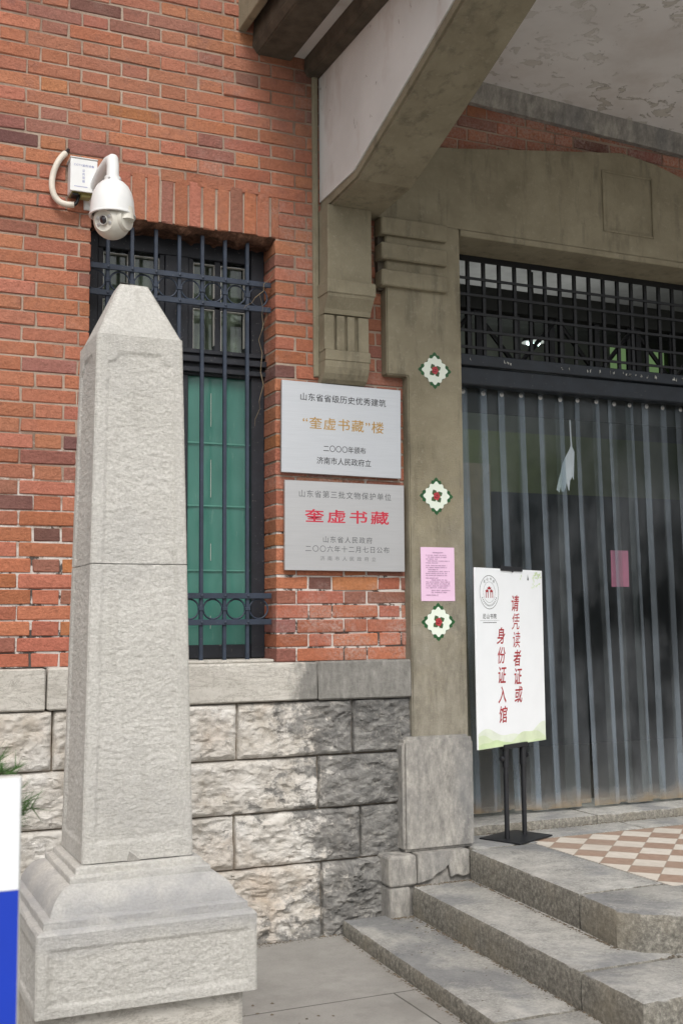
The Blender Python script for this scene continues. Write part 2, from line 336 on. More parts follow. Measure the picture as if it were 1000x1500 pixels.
# ------------------------------------------------------------------ mesh helpers
def noise_grid(h, w, cell, seed):
    """smooth value noise on an h x w grid"""
    g = np.random.default_rng(seed)
    gh, gw = int(h/cell)+3, int(w/cell)+3
    L = g.random((gh, gw))*2-1
    y = np.arange(h)/cell; x = np.arange(w)/cell
    yi, xi = y.astype(int), x.astype(int); fy, fx = y-yi, x-xi
    fy = (fy*fy*(3-2*fy))[:, None]; fx = (fx*fx*(3-2*fx))[None]
    a = L[yi][:, xi]; b = L[yi][:, xi+1]; c = L[yi+1][:, xi]; d = L[yi+1][:, xi+1]
    return (a*(1-fx)+b*fx)*(1-fy)+(c*(1-fx)+d*fx)*fy
def fbm(h, w, cell, octs, seed, gain=.5, stretch=1):
    """fractal noise; stretch > 1 draws it out along the rows"""
    o = np.zeros((h, w)); a = 1; w2 = w if stretch == 1 else max(4, int(w/stretch)+2)
    for k in range(octs):
        n_ = noise_grid(h, w2, max(cell/2**k, 1.01), seed+k*17)
        if stretch != 1:
            xs = np.arange(w)/stretch; i0 = np.minimum(xs.astype(int), w2-2); f_ = (xs-i0)[None]
            n_ = n_[:, i0]*(1-f_)+n_[:, i0+1]*f_
        o += a*n_; a *= gain
    return o

class MB:
    def __init__(s): s.v = []; s.f = []; s.mi = []; s.tone = None; s.extra = None
    def add(s, vs, fs, mi=0):
        o = len(s.v); s.v += [tuple(map(float, p)) for p in vs]
        s.f += [tuple(i+o for i in f) for f in fs]; s.mi += [mi]*len(fs)
    def box(s, x0, x1, y0, y1, z0, z1, c=0, mi=0, jit=0):
        """box with chamfer c"""
        if c <= 0:
            vs = [(x, y, z) for x in (x0, x1) for y in (y0, y1) for z in (z0, z1)]
            s.add(vs, [(0, 1, 3, 2), (4, 6, 7, 5), (0, 4, 5, 1), (2, 3, 7, 6), (0, 2, 6, 4), (1, 5, 7, 3)], mi); return
        vs, fs = CH
        cx, cy, cz = (x0+x1)/2, (y0+y1)/2, (z0+z1)/2; hx, hy, hz = (x1-x0)/2, (y1-y0)/2, (z1-z0)/2
        P = []
        for sx, sy, sz, ax in vs:
            j = [rnd.uniform(-jit, jit) for _ in range(3)] if jit else (0, 0, 0)
            P.append((cx+sx*(hx-(c if ax != 0 else 0))+j[0], cy+sy*(hy-(c if ax != 1 else 0))+j[1], cz+sz*(hz-(c if ax != 2 else 0))+j[2]))
        s.add(P, fs, mi)
    def prism(s, poly, y0, y1, axis='y', mi=0):
        """polygon (a,b) extruded: axis y -> (x,z); axis x -> (y,z); axis z -> (x,y)"""
        n = len(poly)
        def p3(a, b, t): return {'y': (a, t, b), 'x': (t, a, b), 'z': (a, b, t)}[axis]
        vs = [p3(a, b, y0) for a, b in poly]+[p3(a, b, y1) for a, b in poly]
        fs = [tuple(range(n)), tuple(range(2*n-1, n-1, -1))]+[(i, i+n, (i+1) % n+n, (i+1) % n) for i in range(n)]
        s.add(vs, fs, mi)
    def grid(s, P, mi=0):
        h, w = P.shape[:2]
        s.add(P.reshape(-1, 3).tolist(), [(i*w+j, i*w+j+1, (i+1)*w+j+1, (i+1)*w+j) for i in range(h-1) for j in range(w-1)], mi)
    def tube(s, pts, r, seg=12, mi=0, cap=True):
        pts = [Vector(p) for p in pts]; n = len(pts); rs = r if isinstance(r, (list, tuple)) else [r]*n
        t0 = (pts[1]-pts[0]).normalized(); up = Vector((0, 0, 1)) if abs(t0.z) < .9 else Vector((1, 0, 0))
        a = t0.cross(up).normalized(); vs = []
        for i, p in enumerate(pts):
            t = ((pts[min(i+1, n-1)]-pts[max(i-1, 0)])).normalized()
            a = (a-t*a.dot(t)).normalized(); b = t.cross(a)
            vs += [p+(a*math.cos(q)+b*math.sin(q))*rs[i] for q in [2*math.pi*k/seg for k in range(seg)]]
        fs = [(i*seg+k, i*seg+(k+1) % seg, (i+1)*seg+(k+1) % seg, (i+1)*seg+k) for i in range(n-1) for k in range(seg)]
        if cap: fs += [tuple(range(seg-1, -1, -1)), tuple((n-1)*seg+k for k in range(seg))]
        s.add(vs, fs, mi)
    def lathe(s, prof, c, axis=(0, 0, 1), seg=28, mi=0, a0=0, a1=2*math.pi):
        ax = Vector(axis).normalized(); q = Vector((0, 0, 1)).rotation_difference(ax); c = Vector(c); vs = []
        for r, z in prof: vs += [c+q @ Vector((r*math.cos(2*math.pi*k/seg), r*math.sin(2*math.pi*k/seg), z)) for k in range(seg)]
        n = len(prof)
        s.add(vs, [(i*seg+k, i*seg+(k+1) % seg, (i+1)*seg+(k+1) % seg, (i+1)*seg+k) for i in range(n-1) for k in range(seg)], mi)
    def torus(s, c, R0, r, n=28, m=8, normal='y', mi=0):
        vs = []
        for i in range(n):
            a = 2*math.pi*i/n
            for k in range(m):
                b = 2*math.pi*k/m; rr = R0+r*math.cos(b)
                vs.append((c[0]+rr*math.cos(a), c[1]+r*math.sin(b), c[2]+rr*math.sin(a)))
        s.add(vs, [(i*m+k, ((i+1) % n)*m+k, ((i+1) % n)*m+(k+1) % m, i*m+(k+1) % m) for i in range(n) for k in range(m)], mi)
    def xf(s, fn): s.v = [fn(p) for p in s.v]; return s
    def build(s, name, mats, parent=None, smooth=False, bevel=0, origin=None):
        if not isinstance(mats, (list, tuple)): mats = [mats]
        me = bpy.data.meshes.new(name); A = np.array(s.v)
        o = bpy.data.objects.new(name, me); S.collection.objects.link(o)
        if parent is not None:
            o.parent = parent; off = np.array(world_loc(parent))
        else:
            off = np.array(origin) if origin is not None else np.array(((A[:, 0].min()+A[:, 0].max())/2, (A[:, 1].min()+A[:, 1].max())/2, A[:, 2].min()))
            o.location = off
        me.from_pydata((A-off).tolist(), [], s.f)
        for m in mats: me.materials.append(m)
        me.polygons.foreach_set('material_index', s.mi)
        if s.tone is not None:
            at = me.color_attributes.new("tone", 'FLOAT_COLOR', 'POINT'); at.data.foreach_set('color', np.array(s.tone, dtype=np.float32).ravel())
        if s.extra is not None:
            at = me.color_attributes.new("edge", 'FLOAT_COLOR', 'POINT'); at.data.foreach_set('color', np.repeat(np.array(s.extra, dtype=np.float32)[:, None], 4, 1).ravel())
        bm = bmesh.new(); bm.from_mesh(me); bmesh.ops.recalc_face_normals(bm, faces=bm.faces)
        if bevel: bmesh.ops.bevel(bm, geom=[e for e in bm.edges if len(e.link_faces) == 2 and e.calc_face_angle(0) > .5], offset=bevel, segments=2, affect='EDGES', clamp_overlap=True)
        bm.to_mesh(me); bm.free()
        if smooth:
            me.polygons.foreach_set('use_smooth', [True]*len(me.polygons))
            if smooth is not True: me.set_sharp_from_angle(angle=smooth)
        me.update(); return o

def world_loc(o):
    l = Vector(o.location)
    while o.parent is not None: o = o.parent; l = l+Vector(o.location)
    return l

def _ch():
    bm = bmesh.new(); idx = []
    for sx in (-1, 1):
        for sy in (-1, 1):
            for sz in (-1, 1):
                for ax in range(3):
                    v = [sx*.8, sy*.8, sz*.8]; v[ax] = (sx, sy, sz)[ax]
                    bm.verts.new(v); idx.append((sx, sy, sz, ax))
    bm.verts.ensure_lookup_table()
    for i, v in enumerate(bm.verts): v.index = i
    r = bmesh.ops.convex_hull(bm, input=list(bm.verts)); bmesh.ops.dissolve_limit(bm, angle_limit=.01, verts=bm.verts, edges=bm.edges)
    bm.verts.ensure_lookup_table()
    # map back by coordinates
    key = {}
    for i, (sx, sy, sz, ax) in enumerate(idx):
        v = [sx*.8, sy*.8, sz*.8]; v[ax] = (sx, sy, sz)[ax]; key[tuple(round(q, 3) for q in v)] = i
    fs = [tuple(key[tuple(round(q, 3) for q in v.co)] for v in f.verts) for f in bm.faces]
    bm.free(); return idx, fs
CH = _ch()

def tag(o, label=None, cat=None, group=None, kind=None):
    if label: o['label'] = label
    if cat: o['category'] = cat
    if group: o['group'] = group
    if kind: o['kind'] = kind
    return o
def empty(name, loc, label, cat, group=None):
    o = bpy.data.objects.new(name, None); S.collection.objects.link(o); o.location = loc; o.empty_display_size = .2
    return tag(o, label, cat, group)

def text_mesh(body, spacing=1.0, bold=0.0):
    c = bpy.data.curves.new("t", 'FONT'); c.body = body; c.size = 1; c.space_character = spacing; c.resolution_u = 3; c.offset = bold
    o = bpy.data.objects.new("t", c); S.collection.objects.link(o)
    dg = bpy.context.evaluated_depsgraph_get(); me = bpy.data.meshes.new_from_object(o.evaluated_get(dg))
    vs = np.array([v.co[:] for v in me.vertices]); fs = [tuple(p.vertices) for p in me.polygons]
    bpy.data.objects.remove(o); bpy.data.curves.remove(c); bpy.data.meshes.remove(me)
    return vs, fs
def lettering(mb, body, cx, cz, w, h, place, spacing=1.0, bold=.006, slant=0, mi=0):
    """a line of text fitted to width w, height h, centred at (cx,cz); place maps (u,v)->world"""
    vs, fs = text_mesh(body, spacing, bold)
    lo, hi = vs.min(0), vs.max(0); u = (vs[:, 0]-(lo[0]+hi[0])/2)/(hi[0]-lo[0])*w; v = (vs[:, 1]-(lo[1]+hi[1])/2)/(hi[1]-lo[1])*h
    u = u+v*slant
    mb.add([place(cx+a, cz+b) for a, b in zip(u, v)], fs, mi)

# ------------------------------------------------------------------ ground
g = MB(); n = 2
g.add([(-40, -60, 0), (60, -60, 0), (60, 40, 0), (-40, 40, 0)], [(0, 1, 2, 3)])
tag(g.build("ground", M['paving'], origin=(0, 0, 0)), kind='structure')

# ------------------------------------------------------------------ the building
bld = empty("library_building", (0, 0, 0), "old red brick building with stone plinth, concrete entrance pier and sloping canopy beam", "building")

COURSE, Z0, BT = .0672, 1.245, .0078
WIN = (1.0, 1.88, 1.245, 3.262)
SOLD = (.985, 1.90, 3.262, 3.488)
XL, XR, ZT = -2.2, 7.0, 5.1
bk = MB(); tones = []
def brick_tone(z, x):
    r = rnd.random(); t = rnd.uniform(.88, 1.13)
    low = max(0, min(1, (2.1-z)/.8))
    if r < .03+.12*low: c = (.41, .160, .072)
    elif r < .05+.34*low: c = (.385, .140, .076)
    elif r < .17+.35*low: c = (.295, .125, .092)
    elif r < .19+.35*low: c = (.175, .085, .070)
    else: c = (.405+.04*low, .158, .094)
    t2 = rnd.uniform(.93, 1.07)
    return (c[0]*t, c[1]*t*t2, c[2]*t*rnd.uniform(.9, 1.12), 1)
def put_brick(x0, x1, z0, z1, y1=.11, y0=None):
    y = min(.0012, rnd.gauss(-.0006, .0016)) if y0 is None else y0
    k = len(bk.v)
    bk.box(x0+rnd.uniform(-.0015, .0015), x1+rnd.uniform(-.0015, .0015), y, y1, z0+rnd.uniform(-.0014, .0014), z1+rnd.uniform(-.0014, .0014), c=rnd.uniform(.0025, .0055), jit=.0020)
    t = brick_tone(z0, x0); tones.extend([t]*(len(bk.v)-k))
def cut(x0, x1, z0, z1):
    """parts of a brick left outside the openings; returns (x0,x1,deep)"""
    out = [(x0, x1, .11)]
    holes = []
    zc = (z0+z1)/2
    if WIN[2] < zc < WIN[3]: holes.append((WIN[0], WIN[1], .2))
    if SOLD[2] < zc < SOLD[3]: holes.append((SOLD[0], SOLD[1], .11))
    if zc < 3.72: holes.append((2.56, 5.22, .11))
    for a, b, d in holes:
        nx = []
        for p, q, e in out:
            if q <= a or p >= b: nx.append((p, q, e)); continue
            if p < a-.02: nx.append((p, a, max(e, d)))
            if q > b+.02: nx.append((b, q, max(e, d)))
        out = nx
    return out
z = Z0; row = 0
while z < ZT:
    x = XL-(0 if row % 2 else .182); k = 0
    z1 = z+COURSE-BT
    while x < XR:
        L = .2342 if k % 2 == 0 else .1142
        for a, b, d in cut(x, x+L, z, z1): put_brick(a, b, z, z1, d)
        x += L+BT; k += 1
    z += COURSE; row += 1
x = SOLD[0]
while x < SOLD[1]-.03:
    put_brick(x, min(x+.0600, SOLD[1]), SOLD[2]+rnd.uniform(0, .004), SOLD[3]-.004, .2); x += .0672
# mortar bed behind the brick faces, in pieces round the openings
def mortar(x0, x1, z0, z1): bk.box(x0, x1, .0042, .24, z0, z1, mi=1)
mortar(XL, WIN[0]-.004, Z0, SOLD[2]-.001); mortar(WIN[1]+.004, 2.6, Z0, SOLD[2]-.001)
mortar(XL, 2.6, SOLD[2]+.006, ZT); mortar(2.6, XR, 3.5, ZT); mortar(5.25, XR, Z0, 3.499)
bk.tone = tones+[(.3, .3, .3, 1)]*(len(bk.v)-len(tones))
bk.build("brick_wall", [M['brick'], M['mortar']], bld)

# cut-stone sill course
sc = MB()
for a, b in ((-2.2, -.9), (-.895, -.05), (-.045, .829), (.834, 2.066), (2.071, 2.558)) :
    sc.box(a, b, -.052+rnd.uniform(-.003, .003), .25, 1.066, 1.243, c=.008, jit=.003)
sc.build("sill_course", M['sill'], bld)
sc = MB()
for a, b in ((5.31, 6.2), (6.205, 7.0)): sc.box(a, b, -.052, .25, 1.066, 1.243, c=.008, jit=.003)
sc.build("sill_course", M['sill'], bld)

# rock-faced plinth
pl = MB()
def rock_block(x0, x1, z0, z1, seed, amp=1.0, y=-.026):
    st = .0058 if x1 > .5 else .014
    w = max(4, int((x1-x0)/st)); h = max(4, int((z1-z0)/st)); k = .0058/st
    U, V = np.meshgrid(np.linspace(0, 1, w), np.linspace(0, 1, h))
    X, Z = U*(x1-x0), V*(z1-z0)
    d = np.minimum(np.minimum(U, 1-U)*(x1-x0), np.minimum(V, 1-V)*(z1-z0))
    d = d+.006*fbm(h, w, 9*k+1.1, 3, seed+1)*np.clip(d/.004, 0, 1)
    g_ = np.random.default_rng(seed)
    # broken facets: nearest of random tilted planes in a warped plan, then ridges and flakes
    wx, wz = X+.045*fbm(h, w, 16*k+1.1, 5, seed+3, .6), Z+.045*fbm(h, w, 16*k+1.1, 5, seed+5, .6)
    n_ = max(5, int(26*(x1-x0)))
    pts = np.c_[g_.random(n_)*(x1-x0), g_.random(n_)*(z1-z0)]
    dist = np.stack([(wx-a)**2+(wz-b)**2*2.2 for a, b in pts]); near = dist.argmin(0)
    hh = g_.uniform(.15, .8, n_)[near]+g_.uniform(-3.2, 3.2, n_)[near]*(wx-pts[near, 0])+g_.uniform(-4.2, 4.2, n_)[near]*(wz-pts[near, 1])
    rid = 1-np.abs(fbm(h, w, 13*k+1.1, 5, seed+9, .62, 1.7))*1.5
    big = fbm(h, w, 30*k+1.1, 3, seed, .5)
    fine = 1-np.abs(fbm(h, w, 5*k+1.1, 3, seed+21, .7, 2.0))*2
    edge = np.clip(d/.02, 0, 1)**.6
    Y = y-amp*edge*(.009+.011*np.clip(hh, -.4, 1.3)+.0085*rid+.006*big+.0022*fine)
    b_ = np.minimum(np.minimum(U, 1-U)*(w-1), np.minimum(V, 1-V)*(h-1)) < .5
    Y[b_] = -.010
    pl.grid(np.stack([x0+X, Y, z0+Z], -1))
rows = [(.813, 1.062, [-2.2, -1.3, -.55, .12, .86, 1.10, 1.679, 2.249, 2.56]), (.571, .808, [-2.2, -1.6, -.8, -.1, .55, 1.25, 2.073, 2.56]),
        (.331, .566, [-2.2, -1.2, -.5, .2, .93, 1.666, 2.283, 2.56]), (-.05, .326, [-2.2, -1.4, -.6, .15, .9, 1.45, 2.086, 2.56])]
sd_ = 100
for a, b, js in rows:
    for p, q in zip(js[:-1], js[1:]):
        rock_block(p+.0015, q-.0015, a-.0015, b+.0015, sd_, 1.25 if a < 0 else 1.0); sd_ += 23
pl.box(-2.2, 2.56, -.0145, .25, -.05, 1.064, mi=1)
pl.build("stone_plinth", [M['rock'], M['joint']], bld, smooth=R(32))
pl = MB()
for a, b in ((.813, 1.062), (.571, .808), (.331, .566), (-.05, .326)):
    for p, q in ((5.31, 5.9+.2*a), (5.9+.2*a, 7.0)): rock_block(p+.0015, q-.0015, a-.0015, b+.0015, sd_); sd_ += 23
pl.box(5.31, 7.0, -.0145, .25, -.05, 1.064, mi=1)
pl.build("stone_plinth", [M['rock'], M['joint']], bld, smooth=R(32))

# pier beside the entrance
pr = MB()
pr.prism([(2.552, .86), (2.858, .86), (2.858, 3.42), (2.438, 3.42), (2.438, 2.632), (2.552, 2.632)], -.062, .62)
pier = pr.build("pier", M['stucco'], bld, bevel=.006)
for a, b in ((3.33, 3.418), (3.205, 3.288), (3.07, 3.152)):
    q = MB(); q.box(2.402, 2.772, -.092, -.01, a, b, c=.006); q.build("raised_band", M['stucco'], pier)
q = MB(); q.box(2.408, 2.44, -.035, .0, 3.06, 3.42); q.build("band_backing", M['darkwood'], pier)
q = MB(); q.prism([(2.478, .347), (2.862, .347), (2.862, .855), (2.845, .878), (2.495, .878), (2.478, .855)], -.104, .62)
q.build("pier_base", M['cut'], pier, bevel=.016)
# broken plinth block under the pier
q = MB()
q.box(2.378, 2.52, -.152, .3, .205, .345, c=.009, jit=.003)
q.box(2.379, 2.488, -.150, .3, -.03, .2015, c=.009, jit=.003)
q.prism([(2.523, .345), (2.80, .345), (2.80, .232), (2.765, .222), (2.735, .236), (2.70, .224), (2.688, .285), (2.665, .262), (2.62, .245), (2.60, .226), (2.523, .21)], -.149, -.05)
q.box(2.49, 2.82, -.125, .3, -.03, .30)
q.build("plinth_block", M['cut'], bld, bevel=.004)

# corbel under the canopy beam
cb = MB()
cb.box(2.103, 2.335, -.12, .02, 3.05, 3.425, c=.005)
corbel = cb.build("corbel", M['stucco'], bld)
q = MB(); q.box(2.092, 2.346, -.142, .02, 2.985, 3.052, c=.005)
q.prism([(-.136, 2.986), (-.132, 2.972), (-.112, 2.945), (-.094, 2.92), (-.088, 2.898), (.02, 2.898), (.02, 2.986)], 2.096, 2.338, 'x'); q.build("cornice", M['stucco'], corbel)
q = MB()
q.box(2.098, 2.332, -.066, .02, 2.72, 2.90)
for a, b in ((2.098, 2.150), (2.163, 2.204), (2.219, 2.258), (2.276, 2.332)): q.box(a, b, -.083, -.066, 2.722, 2.893, c=.003)
q.build("fluted_block", M['stucco'], corbel)
q = MB(); q.box(2.10, 2.337, -.094, .02, 2.668, 2.722, c=.005)
q.prism([(-.09, 2.669), (-.088, 2.64), (-.078, 2.61), (-.06, 2.585), (-.035, 2.57), (.02, 2.565), (.02, 2.669)], 2.098, 2.33, 'x'); q.build("foot_moulding", M['stucco'], corbel)
q = MB(); q.box(2.072, 2.10, -.016, .02, 2.60, 4.12, c=.004); q.build("backing_strip", M['stucco'], corbel)

# spandrel over the door
sp = MB()
sp.prism([(2.40, 3.42), (5.30, 3.42), (5.30, 3.70), (4.95, 3.78), (4.33, 3.91), (4.12, 3.965), (3.9, 3.993), (3.4, 3.925), (2.87, 3.85), (2.40, 3.80)], -.058, .20)
sp.box(2.862, 5.0, -.064, .20, 3.385, 3.4185, c=.004)
span = sp.build("entrance_lintel", M['stucco'], bld, bevel=.004)
q = MB()
for a in (3.757, 4.089): q.box(a, a+.012, -.068, -.056, 3.53, 3.876, c=.003)
for b in (3.53, 3.864): q.box(3.769, 4.089, -.066, -.056, b, b+.012, c=.003)
q.add([(3.785, -.0595, 3.555), (4.075, -.0595, 3.555), (4.075, -.0595, 3.85), (3.785, -.0595, 3.85), (3.93, -.083, 3.70)], [(0, 1, 4), (1, 2, 4), (2, 3, 4), (3, 0, 4), (3, 2, 1, 0)])
q.build("medallion", M['stucco'], span)
q = MB(); q.box(4.92, 5.3, -.06, .62, .10, 3.383, c=.006); q.build("pier", M['stucco'], bld)

# canopy: slab, ceiling, edge mouldings, beam
cn = MB()
def cz(x): return 4.238-.044*(x-3.0)
cn.add([(2.40, .02, cz(2.4)), (7, .02, cz(7)), (7, -1.8, cz(7)), (2.40, -1.8, cz(2.4)), (2.40, .02, 4.7), (7, .02, 4.7), (7, -1.8, 4.7), (2.40, -1.8, 4.7)],
       [(0, 1, 2, 3), (7, 6, 5, 4), (0, 4, 5, 1), (1, 5, 6, 2), (2, 6, 7, 3), (3, 7, 4, 0)])
canopy = cn.build("canopy", M['plaster'], bld)
q = MB(); q.add([(2.41, -.055, cz(2.41)+.004-.0), (7, -.055, cz(7)+.004), (7, -.035, cz(7)-.115), (2.41, -.035, cz(2.41)-.115), (2.41, .02, cz(2.41)+.004), (7, .02, cz(7)+.004), (7, .02, cz(7)-.115), (2.41, .02, cz(2.41)-.115)],
      [(0, 1, 2, 3), (4, 7, 6, 5), (0, 4, 5, 1), (3, 2, 6, 7), (0, 3, 7, 4), (1, 5, 6, 2)]); q.build("wall_band", M['cut'], canopy)
q = MB(); q.box(1.70, 2.12, -1.8, .02, 4.34, 4.7); q.build("eave_slab", M['plaster'], canopy)
q = MB(); q.box(1.966, 2.034, -1.8, .02, 4.19, 4.34); q.build("soffit_strip", M['face'], canopy)
q = MB(); q.box(1.695, 1.735, -1.82, .02, 4.268, 4.72, c=.004); q.build("fascia", M['stucco'], canopy)
q = MB(); q.prism([(1.775, 4.34), (1.765, 4.20), (1.79, 4.165), (1.965, 4.165), (1.965, 4.34)], -1.8, .02); q.build("edge_joist", M['darkwood'], canopy, bevel=.005)
q = MB(); q.prism([(2.035, 4.34), (2.035, 4.125), (2.05, 4.10), (2.113, 4.10), (2.113, 4.34)], -1.8, .02); q.build("edge_joist", M['darkwood'], canopy, bevel=.004)
prof = [(.02, 3.42), (-.10, 3.421), (-.42, 3.438), (-.965, 3.624), (-1.379, 3.774), (-1.8, 3.935), (-1.8, 4.5), (.02, 4.5)]
q = MB(); q.prism(prof, 2.117, 2.41, 'x'); beam = q.build("canopy_beam", M['stucco'], canopy, bevel=.012)
q = MB(); q.prism([(-.004, 3.47), (-.41, 3.482), (-.945, 3.668), (-1.36, 3.818), (-1.76, 3.97), (-1.76, 4.42), (-.004, 4.42)], 2.1095, 2.119, 'x'); q.build("plaster_face", M['face'], beam)

# ------------------------------------------------------------------ window
wf = MB()
FY = .165
def fr(x0, x1, z0, z1, y0=FY, y1=FY+.07, c=.003): wf.box(x0, x1, y0, y1, z0, z1, c=c)
fr(1.0, 1.068, 1.262, 3.27, FY-.01); fr(1.812, 1.88, 1.262, 3.27, FY-.01); fr(1.068, 1.812, 3.17, 3.27); fr(1.068, 1.812, 1.262, 1.325)
fr(1.068, 1.812, 2.60, 2.72, FY-.012); fr(1.0, 1.88, 2.655, 2.685, FY-.045, FY-.008); fr(1.0, 1.88, 2.61, 2.635, FY-.035, FY-.008); fr(1.0, 1.88, 2.70, 2.722, FY-.03, FY-.008)
fr(1.385, 1.50, 2.72, 3.17, FY-.004); fr(1.40, 1.50, 1.325, 2.60, FY-.004)
for a in (1.225, 1.648): fr(a-.016, a+.016, 2.72, 3.17, FY+.012, FY+.05)
for a, b in ((1.068, 1.385), (1.50, 1.812)): fr(a, b, 2.93, 2.955, FY+.012, FY+.05)
for a in (1.068, 1.36, 1.50, 1.785): fr(a, a+.026, 2.72, 3.17, FY+.006, FY+.06)
win = wf.build("window", M['frame'], bld)
q = MB(); q.box(1.07, 1.81, FY+.03, FY+.034, 2.72, 3.17); q.build("glass_pane", M['glass'], win)
q = MB()
for a, b in ((1.062, 1.405), (1.495, 1.835)):
    w_ = 34; h_ = 60; U, V = np.meshgrid(np.linspace(a, b, w_), np.linspace(1.32, 2.605, h_))
    q.grid(np.stack([U, FY+.02+.004*fbm(h_, w_, 12, 3, 5), V], -1))
q.build("filmed_pane", M['film'], win, smooth=True)
rr = random.Random(3)
for z_ in (2.28, 1.98, 1.674):
    for a, b in ((1.068, 1.40), (1.50, 1.812)):
        q = MB(); q.box(a, b, FY+.010, FY+.0125, z_-.003, z_+.003); q.build("film_seam", M['seam'], win)
for x_, z0_, z1_ in ((1.617, 2.36, 2.52), (1.617, 2.02, 2.20), (1.617, 1.72, 1.80), (1.79, 2.30, 2.50), (1.79, 1.90, 1.96), (1.617, 1.40, 1.46)):
    q = MB(); q.box(x_-.001, x_+.001, FY+.010, FY+.0115, z0_, z1_); q.build("putty_line", M['putty'], win)
for a, b in ((1.094, 1.209), (1.241, 1.36), (1.526, 1.632), (1.664, 1.785)):
    for z0_, z1_ in ((2.724, 2.928), (2.957, 3.15)):
        q = MB(); q.prism([(a, z0_), (a+.0022, z0_), (a+.0022, z1_-.0022), (b-.0022, z1_-.0022), (b-.0022, z0_+.03), (b, z0_+.03), (b, z1_), (a, z1_)], FY+.009, FY+.03); q.build("putty_line", M['putty'], win)
q = MB(); q.box(1.004, 1.876, .018, .25, 1.2435, 1.258, c=.004); q.build("window_sill", M['sill'], win)
q = MB(); q.box(.9, 2.0, .9, .95, 1.1, 3.5); q.build("room_back", M['dark'], bld)
# drape behind the upper panes
q = MB(); w_, h_ = 90, 4; U, V = np.meshgrid(np.linspace(1.03, 1.86, w_), np.linspace(2.6, 3.25, h_))
q.grid(np.stack([U, .275+.012*np.sin(U*70)+.006*np.sin(U*23), V], -1)); tag(q.build("drape", M['greycurtain'], smooth=True), "grey drape hanging behind the upper panes of the barred window", "curtain")

# ragged mortar and broken brick under the window head
q = MB(); w_, h_ = 110, 14
U, V = np.meshgrid(np.linspace(1.002, 1.878, w_), np.linspace(0, 1, h_))
dz = .012+.016*np.clip(fbm(h_, w_, 9, 4, 77, .65)+.3, 0, 2)+.014*(U-1.0)
q.grid(np.stack([U, .004+.155*V, 3.264-dz*np.sin(np.clip(V*6, 0, math.pi/2))], -1)); q.build("window_head", M['brokenhead'], bld, smooth=R(30))
# window grille
gy = .055
grille = empty("window_grille", (1.44, gy, 1.245), "navy iron grille with rings barring the tall window behind the obelisk", "window grille")
for i in range(7):
    q = MB(); x_ = 1.089+.1113*i; q.box(x_-.0085, x_+.0085, gy-.0085, gy+.0085, 1.255, 3.255, c=.002); q.build("bar", M['navy'], grille)
for z_ in (3.04, 2.918, 1.551, 1.43):
    q = MB(); q.box(1.003, 1.872, gy-.018, gy-.0087, z_-.013, z_+.013, c=.002)
    for i in range(7):
        x_ = 1.089+.1113*i; q.lathe([(0, -.005), (.006, -.003), (.007, 0)], (x_, gy-.0185, z_), (0, 1, 0), 8)
    q.build("rail", M['navy'], grille)
for zc in (2.979, 1.4905):
    for i in range(8):
        q = MB(); q.torus((1.0334+.1113*i, gy, zc), .0455, .0042, 28, 6); q.build("ring", M['navy'], grille, smooth=True)
    for i in range(7):
        q = MB(); x_ = 1.089+.1113*i; q.box(x_-.0125, x_+.0125, gy-.0125, gy+.0125, zc-.008, zc+.008, c=.002); q.build("collar", M['navy'], grille)

# twiggy dead vine caught in the grille
q = MB()
def wig(p0, p1, n, a, r, s):
    rr = random.Random(s); P = []
    for i in range(n):
        t = i/(n-1); P.append(tuple(p0[k]*(1-t)+p1[k]*t+(rr.uniform(-a, a) if 0 < i < n-1 else 0) for k in range(3)))
    q.tube(P, [r*(1-.7*i/(n-1)) for i in range(n)], 5)
wig((1.83, .03, 2.55), (1.80, .0, 2.98), 9, .012, .0022, 1); wig((1.80, .0, 2.98), (1.872, -.01, 3.10), 6, .008, .0022, 2); wig((1.80, .0, 2.98), (1.72, -.005, 2.90), 5, .008, .0016, 3)
wig((1.83, .03, 2.55), (1.79, .04, 2.35), 6, .012, .0018, 4); wig((1.81, .0, 2.8), (1.85, .0, 2.93), 5, .008, .0014, 5)
tag(q.build("dead_vine", M['twig']), "thin dry vine twigs caught in the right side of the window grille", "vine")

# ------------------------------------------------------------------ plaques
def plaque(x0, x1, z0, z1, mat, label, lines, tilt):
    cx, cz_ = (x0+x1)/2, (z0+z1)/2; t = R(tilt)
    root = empty("wall_plaque", (cx, -.012, z0), label, "plaque", "steel plaques beside the window")
    def place(y): return lambda u, v: (cx+u*math.cos(t)-v*math.sin(t), y, cz_+u*math.sin(t)+v*math.cos(t))
    q = MB(); q.box(x0-cx, x1-cx, -.034, -.016, z0-cz_, z1-cz_, c=.0015)
    q.xf(lambda p: (place(0)(p[0], p[2])[0], p[1], place(0)(p[0], p[2])[2])); q.build("panel", mat, root)
    for sx in (-1, 1):
        for sz in (-1, 1):
            q = MB(); q.box(cx+sx*(x1-x0)*.42-.008, cx+sx*(x1-x0)*.42+.008, -.016, .006, cz_+sz*(z1-z0)*.4-.008, cz_+sz*(z1-z0)*.4+.008); q.build("spacer", M['blackpl'], root)
    w, h = x1-x0, z1-z0
    for body, ua, ub, vc, hh, spc, ink, bold in lines:
        q = MB(); lettering(q, body, ((ua+ub)/2-.5)*w, (.5-vc)*h, (ub-ua)*w, hh, place(-.0347), spc, bold); q.build("lettering", M[ink], root)
    return root
